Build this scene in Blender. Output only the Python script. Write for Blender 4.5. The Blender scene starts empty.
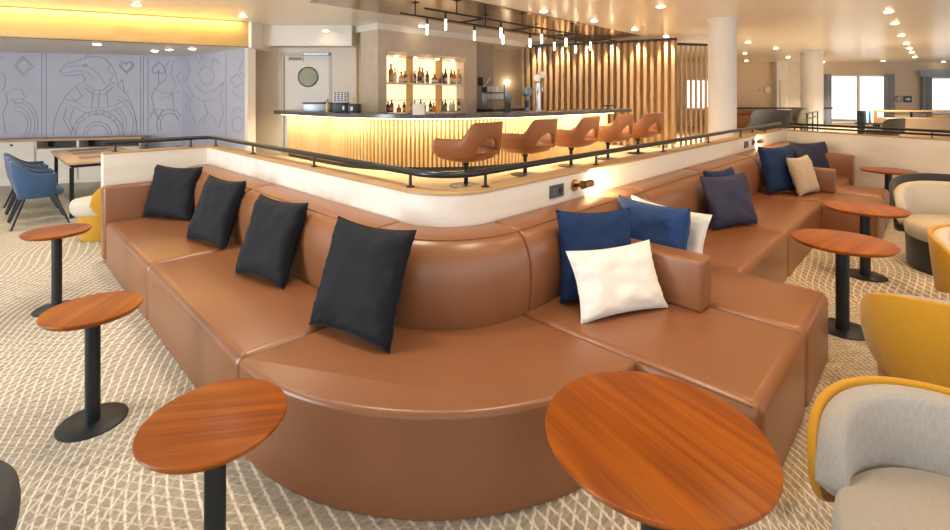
import bpy, bmesh, math, random
from mathutils import Vector, Matrix, noise
random.seed(7)
PI = math.pi
scene = bpy.context.scene
COL = scene.collection

# ---------------------------------------------------------------- camera
EYE = 1.62
YAW = math.radians(44.2)
cam = bpy.data.cameras.new('camera')
cam.sensor_width = 36.0
cam.lens = 36.0 * 478 / 950
cam.shift_y = -168 / 950
cam.clip_start = 0.05
camo = bpy.data.objects.new('camera', cam)
camo.location = (0, 0, EYE)
camo.rotation_euler = (PI / 2, 0, YAW - PI / 2)
COL.objects.link(camo)
scene.camera = camo
scene.view_settings.view_transform = 'Standard'
scene.view_settings.look = 'None'
scene.view_settings.gamma = 1
scene.view_settings.use_curve_mapping = False
scene.view_settings.exposure = 0.5

# the lounge's hull axes lie 44 degrees off the banquette's
FW = (math.cos(YAW), math.sin(YAW)); RT = (math.sin(YAW), -math.cos(YAW))
def S(a, b): return (b * FW[0] + a * RT[0], b * FW[1] + a * RT[1])

# ---------------------------------------------------------------- materials
MATS = {}
def nodes_of(name):
    m = bpy.data.materials.new(name); m.use_nodes = True
    nt = m.node_tree
    return m, nt, nt.nodes['Principled BSDF']
def N(nt, t, **kw):
    n = nt.nodes.new(t)
    for k, v in kw.items():
        if k in n.inputs: n.inputs[k].default_value = v
        else: setattr(n, k, v)
    return n
def mat(name, c, rough=.5, metal=0., var=.12, scale=8., bump=0., bscale=60., stretch=(1, 1, 1), sheen=0., coat=0., spec=.5, trans=0., emit=None, estr=0., sheen_tint=None):
    m, nt, b = nodes_of(name)
    L = nt.links.new
    tc = N(nt, 'ShaderNodeTexCoord'); mp = N(nt, 'ShaderNodeMapping'); mp.inputs['Scale'].default_value = stretch
    L(tc.outputs['Object'], mp.inputs[0])
    nz = N(nt, 'ShaderNodeTexNoise', Scale=scale, Detail=4.)
    L(mp.outputs[0], nz.inputs['Vector'])
    mx = N(nt, 'ShaderNodeMix', data_type='RGBA')
    mx.inputs[6].default_value = tuple(max(0, x * (1 - var)) for x in c) + (1,)
    mx.inputs[7].default_value = tuple(min(1, x * (1 + var)) for x in c) + (1,)
    L(nz.outputs[0], mx.inputs[0]); L(mx.outputs[2], b.inputs['Base Color'])
    b.inputs['Roughness'].default_value = rough; b.inputs['Metallic'].default_value = metal
    b.inputs['Specular IOR Level'].default_value = spec
    if sheen:
        b.inputs['Sheen Weight'].default_value = sheen
        if sheen_tint: b.inputs['Sheen Tint'].default_value = sheen_tint + (1,)
    if coat: b.inputs['Coat Weight'].default_value = coat; b.inputs['Coat Roughness'].default_value = .12
    if trans: b.inputs['Transmission Weight'].default_value = trans
    if emit: b.inputs['Emission Color'].default_value = emit + (1,); b.inputs['Emission Strength'].default_value = estr
    if bump:
        n2 = N(nt, 'ShaderNodeTexNoise', Scale=bscale, Detail=3.)
        L(mp.outputs[0], n2.inputs['Vector'])
        bp = N(nt, 'ShaderNodeBump', Strength=bump, Distance=.01)
        L(n2.outputs[0], bp.inputs['Height']); L(bp.outputs[0], b.inputs['Normal'])
    MATS[name] = m
    return m
def woodmat(name, c1, c2, rough, axis=0, rings=14., coat=0., fine=1., spec=.5):
    m, nt, b = nodes_of(name); L = nt.links.new
    tc = N(nt, 'ShaderNodeTexCoord'); mp = N(nt, 'ShaderNodeMapping')
    s = [1.6, 1.6, 1.6]; s[axis] = .16
    mp.inputs['Scale'].default_value = s
    L(tc.outputs['Object'], mp.inputs[0])
    nz = N(nt, 'ShaderNodeTexNoise', Scale=2.2, Detail=2.)
    L(mp.outputs[0], nz.inputs['Vector'])
    mu = N(nt, 'ShaderNodeMath', operation='MULTIPLY'); mu.inputs[1].default_value = rings * 6.28
    L(nz.outputs[0], mu.inputs[0])
    sn = N(nt, 'ShaderNodeMath', operation='SINE'); L(mu.outputs[0], sn.inputs[0])
    mp2 = N(nt, 'ShaderNodeMapping'); s2 = [90., 90., 90.]; s2[axis] = 3.
    mp2.inputs['Scale'].default_value = s2; L(tc.outputs['Object'], mp2.inputs[0])
    n2 = N(nt, 'ShaderNodeTexNoise', Scale=1., Detail=3.); L(mp2.outputs[0], n2.inputs['Vector'])
    ma = N(nt, 'ShaderNodeMath', operation='MULTIPLY_ADD'); ma.inputs[1].default_value = .22; ma.inputs[2].default_value = 0.
    L(sn.outputs[0], ma.inputs[0])
    ad = N(nt, 'ShaderNodeMath', operation='MULTIPLY_ADD'); ad.inputs[1].default_value = fine
    L(n2.outputs[0], ad.inputs[0]); L(ma.outputs[0], ad.inputs[2])
    mx = N(nt, 'ShaderNodeMix', data_type='RGBA'); mx.inputs[6].default_value = c1 + (1,); mx.inputs[7].default_value = c2 + (1,)
    mx.clamp_factor = True
    L(ad.outputs[0], mx.inputs[0]); L(mx.outputs[2], b.inputs['Base Color'])
    b.inputs['Roughness'].default_value = rough; b.inputs['Specular IOR Level'].default_value = spec
    if coat: b.inputs['Coat Weight'].default_value = coat; b.inputs['Coat Roughness'].default_value = .15
    MATS[name] = m
    return m
def emitmat(name, c, s):
    m, nt, b = nodes_of(name)
    b.inputs['Base Color'].default_value = c + (1,)
    b.inputs['Emission Color'].default_value = c + (1,); b.inputs['Emission Strength'].default_value = s
    MATS[name] = m
    return m

def carpetmat(name, base1, base2, line, sc=1., cross=True):
    m, nt, b = nodes_of(name); L = nt.links.new
    tc = N(nt, 'ShaderNodeTexCoord')
    wn = N(nt, 'ShaderNodeTexNoise', Scale=.36, Detail=.6)
    L(tc.outputs['Object'], wn.inputs['Vector'])
    sub = N(nt, 'ShaderNodeVectorMath', operation='SUBTRACT'); sub.inputs[1].default_value = (.5, .5, .5)
    L(wn.outputs['Color'], sub.inputs[0])
    scl = N(nt, 'ShaderNodeVectorMath', operation='SCALE'); scl.inputs['Scale'].default_value = 1.9
    L(sub.outputs[0], scl.inputs[0])
    jit = N(nt, 'ShaderNodeTexNoise', Scale=55., Detail=1.); L(tc.outputs['Object'], jit.inputs['Vector'])
    js = N(nt, 'ShaderNodeVectorMath', operation='SUBTRACT'); js.inputs[1].default_value = (.5, .5, .5); L(jit.outputs['Color'], js.inputs[0])
    jx = N(nt, 'ShaderNodeVectorMath', operation='SCALE'); jx.inputs['Scale'].default_value = .012; L(js.outputs[0], jx.inputs[0])
    a0 = N(nt, 'ShaderNodeVectorMath', operation='ADD'); L(tc.outputs['Object'], a0.inputs[0]); L(scl.outputs[0], a0.inputs[1])
    a1 = N(nt, 'ShaderNodeVectorMath', operation='ADD'); L(a0.outputs[0], a1.inputs[0]); L(jx.outputs[0], a1.inputs[1])
    def lines(direction, spacing, width, soft):
        d = N(nt, 'ShaderNodeVectorMath', operation='DOT_PRODUCT'); d.inputs[1].default_value = direction
        L(a1.outputs[0], d.inputs[0])
        k = N(nt, 'ShaderNodeMath', operation='MULTIPLY'); k.inputs[1].default_value = 1 / spacing; L(d.outputs['Value'], k.inputs[0])
        fr = N(nt, 'ShaderNodeMath', operation='PINGPONG'); fr.inputs[1].default_value = .5; L(k.outputs[0], fr.inputs[0])
        r = N(nt, 'ShaderNodeMapRange'); r.inputs['From Min'].default_value = width; r.inputs['From Max'].default_value = width + soft
        r.inputs['To Min'].default_value = 1.; r.inputs['To Max'].default_value = 0.
        L(fr.outputs[0], r.inputs['Value'])
        return r.outputs[0]
    def mask(scale, lo, hi, seed):
        mk = N(nt, 'ShaderNodeTexNoise', noise_dimensions='4D', Scale=scale, Detail=0., W=seed); L(tc.outputs['Object'], mk.inputs['Vector'])
        mr = N(nt, 'ShaderNodeMapRange'); mr.inputs['From Min'].default_value = lo; mr.inputs['From Max'].default_value = hi
        L(mk.outputs[0], mr.inputs['Value']); return mr.outputs[0]
    def mul(a_, b_):
        q = N(nt, 'ShaderNodeMath', operation='MULTIPLY'); L(a_, q.inputs[0])
        if isinstance(b_, float): q.inputs[1].default_value = b_
        else: L(b_, q.inputs[1])
        return q.outputs[0]
    def mx_(a_, b_):
        q = N(nt, 'ShaderNodeMath', operation='MAXIMUM'); L(a_, q.inputs[0]); L(b_, q.inputs[1]); return q.outputs[0]
    l1 = lines((.93, -.36, 0), .046 * sc, .06, .09)
    l2 = mul(lines((.60, -.80, 0), .048 * sc, .055, .09), mask(.8, .38, .50, 1.))
    l3 = mul(mul(lines((.72, .69, 0), .040 * sc, .04, .08), mask(.9, .46, .60, 4.)), .6)
    dash = N(nt, 'ShaderNodeTexNoise', Scale=42., Detail=0.); L(tc.outputs['Object'], dash.inputs['Vector'])
    dr_ = N(nt, 'ShaderNodeMapRange'); dr_.inputs['From Min'].default_value = .25; dr_.inputs['From Max'].default_value = .5; dr_.inputs['To Min'].default_value = .35
    L(dash.outputs[0], dr_.inputs['Value'])
    class O: pass
    mxx = O(); mxx.outputs = [mul(mx_(mx_(l1, l2), l3), dr_.outputs[0])]
    # striated pile
    mp = N(nt, 'ShaderNodeMapping'); mp.inputs['Rotation'].default_value = (0, 0, .6); mp.inputs['Scale'].default_value = (9, 70, 1)
    L(tc.outputs['Object'], mp.inputs[0])
    st = N(nt, 'ShaderNodeTexNoise', Scale=1., Detail=4., Roughness=.7); L(mp.outputs[0], st.inputs['Vector'])
    rr = N(nt, 'ShaderNodeMapRange'); rr.inputs['From Min'].default_value = .3; rr.inputs['From Max'].default_value = .7; L(st.outputs[0], rr.inputs['Value'])
    mx = N(nt, 'ShaderNodeMix', data_type='RGBA'); mx.inputs[6].default_value = base1 + (1,); mx.inputs[7].default_value = base2 + (1,)
    L(rr.outputs[0], mx.inputs[0])
    m2 = N(nt, 'ShaderNodeMix', data_type='RGBA'); m2.inputs[7].default_value = line + (1,)
    L(mx.outputs[2], m2.inputs[6]); L(mxx.outputs[0], m2.inputs[0])
    L(m2.outputs[2], b.inputs['Base Color'])
    b.inputs['Roughness'].default_value = .95; b.inputs['Specular IOR Level'].default_value = .1
    fz = N(nt, 'ShaderNodeTexNoise', Scale=350., Detail=2.); L(tc.outputs['Object'], fz.inputs['Vector'])
    h = N(nt, 'ShaderNodeMath', operation='MULTIPLY_ADD'); h.inputs[1].default_value = .6; L(mxx.outputs[0], h.inputs[0]); L(fz.outputs[0], h.inputs[2])
    bp = N(nt, 'ShaderNodeBump', Strength=.5, Distance=.006); L(h.outputs[0], bp.inputs['Height']); L(bp.outputs[0], b.inputs['Normal'])
    MATS[name] = m
    return m

LEATHER = mat('tan_leather', (.235, .095, .039), .33, var=.08, scale=3., bump=.05, bscale=220., spec=.6)
STOOL_L = mat('stool_leather', (.36, .14, .052), .42, var=.08, scale=3., bump=.04, bscale=200.)
SEAM = mat('seam_leather', (.13, .045, .02), .6)
PIPE = mat('piping_leather', (.27, .115, .05), .45)
TABLEW = woodmat('table_top_wood', (.17, .032, .002), (.37, .098, .004), .30, axis=0, rings=9., coat=0., fine=1.05, spec=.2)
PALEOAK = woodmat('pale_oak', (.74, .68, .59), (.86, .81, .73), .5, axis=0, rings=3., fine=.6)
PALEOAK_Y = woodmat('pale_oak_grain', (.74, .68, .59), (.86, .81, .73), .5, axis=1, rings=3., fine=.6)
LEDGE = woodmat('ledge_oak', (.42, .25, .11), (.58, .38, .19), .45, axis=0, rings=3., fine=.6)
GOLDW = woodmat('soffit_oak', (.52, .34, .13), (.68, .47, .20), .5, axis=0, rings=2., fine=.5)
RIBW = woodmat('rib_oak', (.55, .36, .17), (.70, .50, .27), .5, axis=2, rings=2., fine=.5)
RIBG = mat('rib_groove', (.26, .15, .065), .6)
SLATW = woodmat('slat_oak', (.46, .29, .14), (.66, .45, .24), .5, axis=2, rings=2., fine=.6)
DTABLE = woodmat('dining_table_wood', (.40, .27, .16), (.58, .43, .29), .4, axis=1, rings=3., fine=.7)
DARKMET = mat('dark_metal', (.030, .036, .042), .42, .6, bump=0.)
GUN = mat('gunmetal', (.045, .048, .052), .30, .8)
BLACK = mat('black_plastic', (.012, .012, .013), .45)
BRONZE = mat('bronze_ceiling', (.42, .32, .21), .2, 1., var=.05)
BRASS = mat('bronze_metal', (.35, .22, .10), .3, 1.)
CHROME = mat('chrome', (.60, .58, .55), .22, 1., var=.03)
STEEL = mat('grey_steel', (.22, .24, .26), .35, .8)
WHITE = mat('white_paint', (.78, .74, .68), .5, var=.03)
CREAMW = mat('cream_wall', (.74, .66, .56), .55, var=.03)
JAMB = mat('niche_jamb', (.70, .58, .42), .5)
FRAMEG = mat('door_frame_grey', (.52, .50, .47), .5)
WARMW = mat('warm_wall', (.72, .55, .36), .55, var=.04)
STONEW = mat('stone_panel', (.58, .49, .39), .5, var=.18, scale=5.)
STONE = mat('counter_stone', (.075, .07, .068), .18, var=.4, scale=16., spec=.6)
CEIL = mat('ceiling_panel', (.90, .86, .79), .27, var=.03, spec=.42)
def ceiling_grooves():
    nt = CEIL.node_tree; L = nt.links.new; b = nt.nodes['Principled BSDF']
    tc = N(nt, 'ShaderNodeTexCoord'); d = N(nt, 'ShaderNodeVectorMath', operation='DOT_PRODUCT'); d.inputs[1].default_value = (FW[0], FW[1], 0)
    L(tc.outputs['Object'], d.inputs[0])
    wv = N(nt, 'ShaderNodeTexNoise', noise_dimensions='1D', Scale=2.2, Detail=1.); L(d.outputs['Value'], wv.inputs['W'])
    pp = N(nt, 'ShaderNodeMath', operation='PINGPONG'); pp.inputs[1].default_value = .15; L(d.outputs['Value'], pp.inputs[0])
    r = N(nt, 'ShaderNodeMapRange'); r.inputs['From Max'].default_value = .008; L(pp.outputs[0], r.inputs['Value'])
    a = N(nt, 'ShaderNodeMath', operation='MULTIPLY_ADD'); a.inputs[1].default_value = 2.; L(wv.outputs[0], a.inputs[0]); L(r.outputs[0], a.inputs[2])
    bp = N(nt, 'ShaderNodeBump', Strength=.35, Distance=.006); L(a.outputs[0], bp.inputs['Height']); L(bp.outputs[0], b.inputs['Normal'])
ceiling_grooves()
CEILW = mat('ceiling_white', (.80, .76, .70), .45, var=.02)
MURAL = mat('mural_lavender', (.50, .51, .60), .6, var=.10, scale=1.5)
INK = mat('mural_ink', (.31, .32, .41), .6)
NAVY = mat('navy_velvet', (.010, .028, .085), .75, var=.3, scale=5., bump=.2, bscale=9., spec=.2, sheen=.12, sheen_tint=(.15, .3, .8))
BLUEV = mat('blue_velvet', (.022, .058, .17), .7, var=.3, scale=5., bump=.2, bscale=9., spec=.2, sheen=.15, sheen_tint=(.2, .4, .9))
PURP = mat('midnight_satin', (.030, .032, .065), .6, var=.25, scale=5., bump=.2, bscale=9., spec=.2, sheen=.12, sheen_tint=(.3, .4, .8))
CHAR = mat('charcoal_satin', (.008, .009, .012), .7, var=.3, scale=5., bump=.2, bscale=9., spec=.2, sheen=.05, sheen_tint=(.4, .55, .8))
IVORY = mat('ivory_velvet', (.80, .77, .71), .8, var=.06, scale=6., bump=.12, bscale=9., sheen=.3)
SANDV = mat('sand_velvet', (.46, .36, .24), .8, var=.10, scale=6., bump=.12, bscale=9., sheen=.3)
YELLOW = mat('yellow_wool', (.50, .25, .004), .85, var=.10, scale=40., bump=.10, bscale=400., sheen=.25)
GREYF = mat('grey_weave', (.36, .34, .31), .9, var=.22, scale=160., bump=.15, bscale=300., stretch=(1, 1, .25), sheen=.2)
CREAMF = mat('cream_weave', (.52, .47, .39), .9, var=.15, scale=160., bump=.15, bscale=300., sheen=.2)
BLACKF = mat('black_wool', (.020, .021, .026), .85, bump=.1, bscale=300., sheen=.3)
DGREYF = mat('dark_grey_weave', (.07, .075, .08), .9, var=.2, scale=120., bump=.1, bscale=300.)
OLIVEF = mat('olive_weave', (.16, .15, .10), .9, bump=.1, bscale=300.)
DBLUE = mat('denim_blue', (.022, .066, .155), .8, var=.12, scale=90., bump=.1, bscale=300., sheen=.3)
GLASSW = mat('porthole_glass', (.23, .22, .09), .3, spec=.3)
CURT = mat('curtain_cloth', (.30, .34, .40), .9, var=.15)
PLAQ = mat('plaque_beige', (.62, .50, .40), .5)
SIGNG = mat('sign_green', (.02, .05, .04), .4)
CARPET = carpetmat('carpet_wave', (.25, .218, .172), (.50, .45, .37), (.78, .725, .61))
CARPET_IN = mat('carpet_tan', (.54, .42, .27), .95, var=.2, scale=30., bump=.3, bscale=300., spec=.1)
LAMPE = emitmat('lamp_glow', (1., .80, .52), 18.)
LAMPW = emitmat('lamp_glow_soft', (1., .86, .64), 7.)
STRIPE = emitmat('led_strip', (1., .80, .45), 10.)
BACKLIT = emitmat('backlit_panel', (1., .80, .50), .8)

# ---------------------------------------------------------------- mesh builder
class MB:
    def __init__(s): s.bm = bmesh.new()
    def _take(s, verts, faces):
        vs = [s.bm.verts.new(v) for v in verts]
        out = []
        for f in faces:
            try: out.append(s.bm.faces.new([vs[i] for i in f]))
            except ValueError: pass
        return vs, out
    def _bev(s, vs, fs, w, seg, ang=40, zmin=None):
        if w <= 0: return
        bmesh.ops.recalc_face_normals(s.bm, faces=fs)
        es = set(e for f in fs for e in f.edges if len(e.link_faces) == 2 and e.calc_face_angle(0) > math.radians(ang))
        if zmin is not None: es = [e for e in es if max(v.co.z for v in e.verts) > zmin]
        bmesh.ops.bevel(s.bm, geom=list(es), offset=w, segments=seg, profile=.5, affect='EDGES', clamp_overlap=True)
    def box(s, x0, x1, y0, y1, z0, z1, bev=0., seg=3, zmin=None):
        v = [(x0, y0, z0), (x1, y0, z0), (x1, y1, z0), (x0, y1, z0), (x0, y0, z1), (x1, y0, z1), (x1, y1, z1), (x0, y1, z1)]
        f = [(0, 3, 2, 1), (4, 5, 6, 7), (0, 1, 5, 4), (1, 2, 6, 5), (2, 3, 7, 6), (3, 0, 4, 7)]
        vs, fs = s._take(v, f); s._bev(vs, fs, bev, seg, 40, zmin); return s
    def obox(s, p, q, t, z0, z1, bev=0., side=0.):
        """wall-like box from p to q (plan), thickness t, offset to the left of p->q by side"""
        d = Vector((q[0] - p[0], q[1] - p[1])).normalized(); n = Vector((-d.y, d.x))
        a = n * (side + t / 2); b = n * (side - t / 2)
        pl = [(p[0] + b.x, p[1] + b.y), (q[0] + b.x, q[1] + b.y), (q[0] + a.x, q[1] + a.y), (p[0] + a.x, p[1] + a.y)]
        return s.prism(pl, z0, z1, bev)
    def prism(s, plan, z0, z1, bev=0., seg=3, ang=40, zmin=None):
        n = len(plan)
        v = [(p[0], p[1], z0) for p in plan] + [(p[0], p[1], z1) for p in plan]
        f = [tuple(reversed(range(n))), tuple(range(n, 2 * n))] + [(i, (i + 1) % n, n + (i + 1) % n, n + i) for i in range(n)]
        vs, fs = s._take(v, f); s._bev(vs, fs, bev, seg, ang, zmin); return s
    def loft(s, loops, closed=True, caps=True):
        k = len(loops[0]); v = [p for l in loops for p in l]; f = []
        for a in range(len(loops) - 1):
            for i in range(k if closed else k - 1):
                j = (i + 1) % k
                f.append((a * k + i, a * k + j, (a + 1) * k + j, (a + 1) * k + i))
        if caps:
            f.append(tuple(reversed(range(k)))); f.append(tuple(range((len(loops) - 1) * k, len(loops) * k)))
        return s._take(v, f)
    def tube(s, pts, r, n=8, closed=False):
        P = [Vector(p) for p in pts]; loops = []
        rr = r if isinstance(r, (list, tuple)) else [r] * len(P)
        prev = None
        for i, p in enumerate(P):
            if closed: t = P[(i + 1) % len(P)] - P[i - 1]
            else: t = P[min(i + 1, len(P) - 1)] - P[max(i - 1, 0)]
            t.normalize()
            if prev is None:
                u = t.orthogonal().normalized()
            else:
                u = (prev - t * prev.dot(t)).normalized()
            prev = u; w = t.cross(u)
            loops.append([tuple(p + (u * math.cos(2 * PI * k / n) + w * math.sin(2 * PI * k / n)) * rr[i]) for k in range(n)])
        if closed: loops.append(loops[0])
        s.loft(loops, True, not closed); return s
    def lathe(s, prof, c=(0, 0, 0), n=32):
        loops = [[(c[0] + r * math.cos(2 * PI * k / n), c[1] + r * math.sin(2 * PI * k / n), c[2] + z) for k in range(n)] for r, z in prof]
        s.loft(loops, True, True); return s
    def rod(s, p, q, r, n=10): return s.tube([p, q], r, n)
    def build(s, name, material, parent=None, loc=None, sharp=38):
        bm = s.bm
        bmesh.ops.remove_doubles(bm, verts=bm.verts[:], dist=1e-5)
        bmesh.ops.recalc_face_normals(bm, faces=bm.faces[:])
        for f in bm.faces: f.smooth = True
        for e in bm.edges:
            if len(e.link_faces) == 2 and e.calc_face_angle(0) > math.radians(sharp): e.smooth = False
        me = bpy.data.meshes.new(name); bm.to_mesh(me); bm.free()
        me.materials.append(material)
        o = bpy.data.objects.new(name, me); COL.objects.link(o)
        if loc: o.location = loc
        if parent: o.parent = parent
        return o
def tag(o, label, cat, group=None):
    o['label'] = label; o['category'] = cat
    if group: o['group'] = group
    return o
def thing(name, label, cat, loc=(0, 0, 0), rz=0., group=None):
    o = bpy.data.objects.new(name, None); COL.objects.link(o); o.empty_display_size = .1
    o.location = loc; o.rotation_euler = (0, 0, rz)
    return tag(o, label, cat, group)
def struct(name, mb, m, parent=None):
    o = mb.build(name, m, parent)
    o['kind'] = 'structure'
    return o
def kids(o): return [c for c in COL.objects if c.parent == o]
def dup(root, loc, rz, label, group=None):
    r = root.copy(); COL.objects.link(r); r.location = loc; r.rotation_euler = (0, 0, rz); r['label'] = label
    if group: r['group'] = group
    for ch in kids(root):
        c = ch.copy(); COL.objects.link(c); c.parent = r
        for g in kids(ch):
            d = g.copy(); COL.objects.link(d); d.parent = c
    return r

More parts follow.
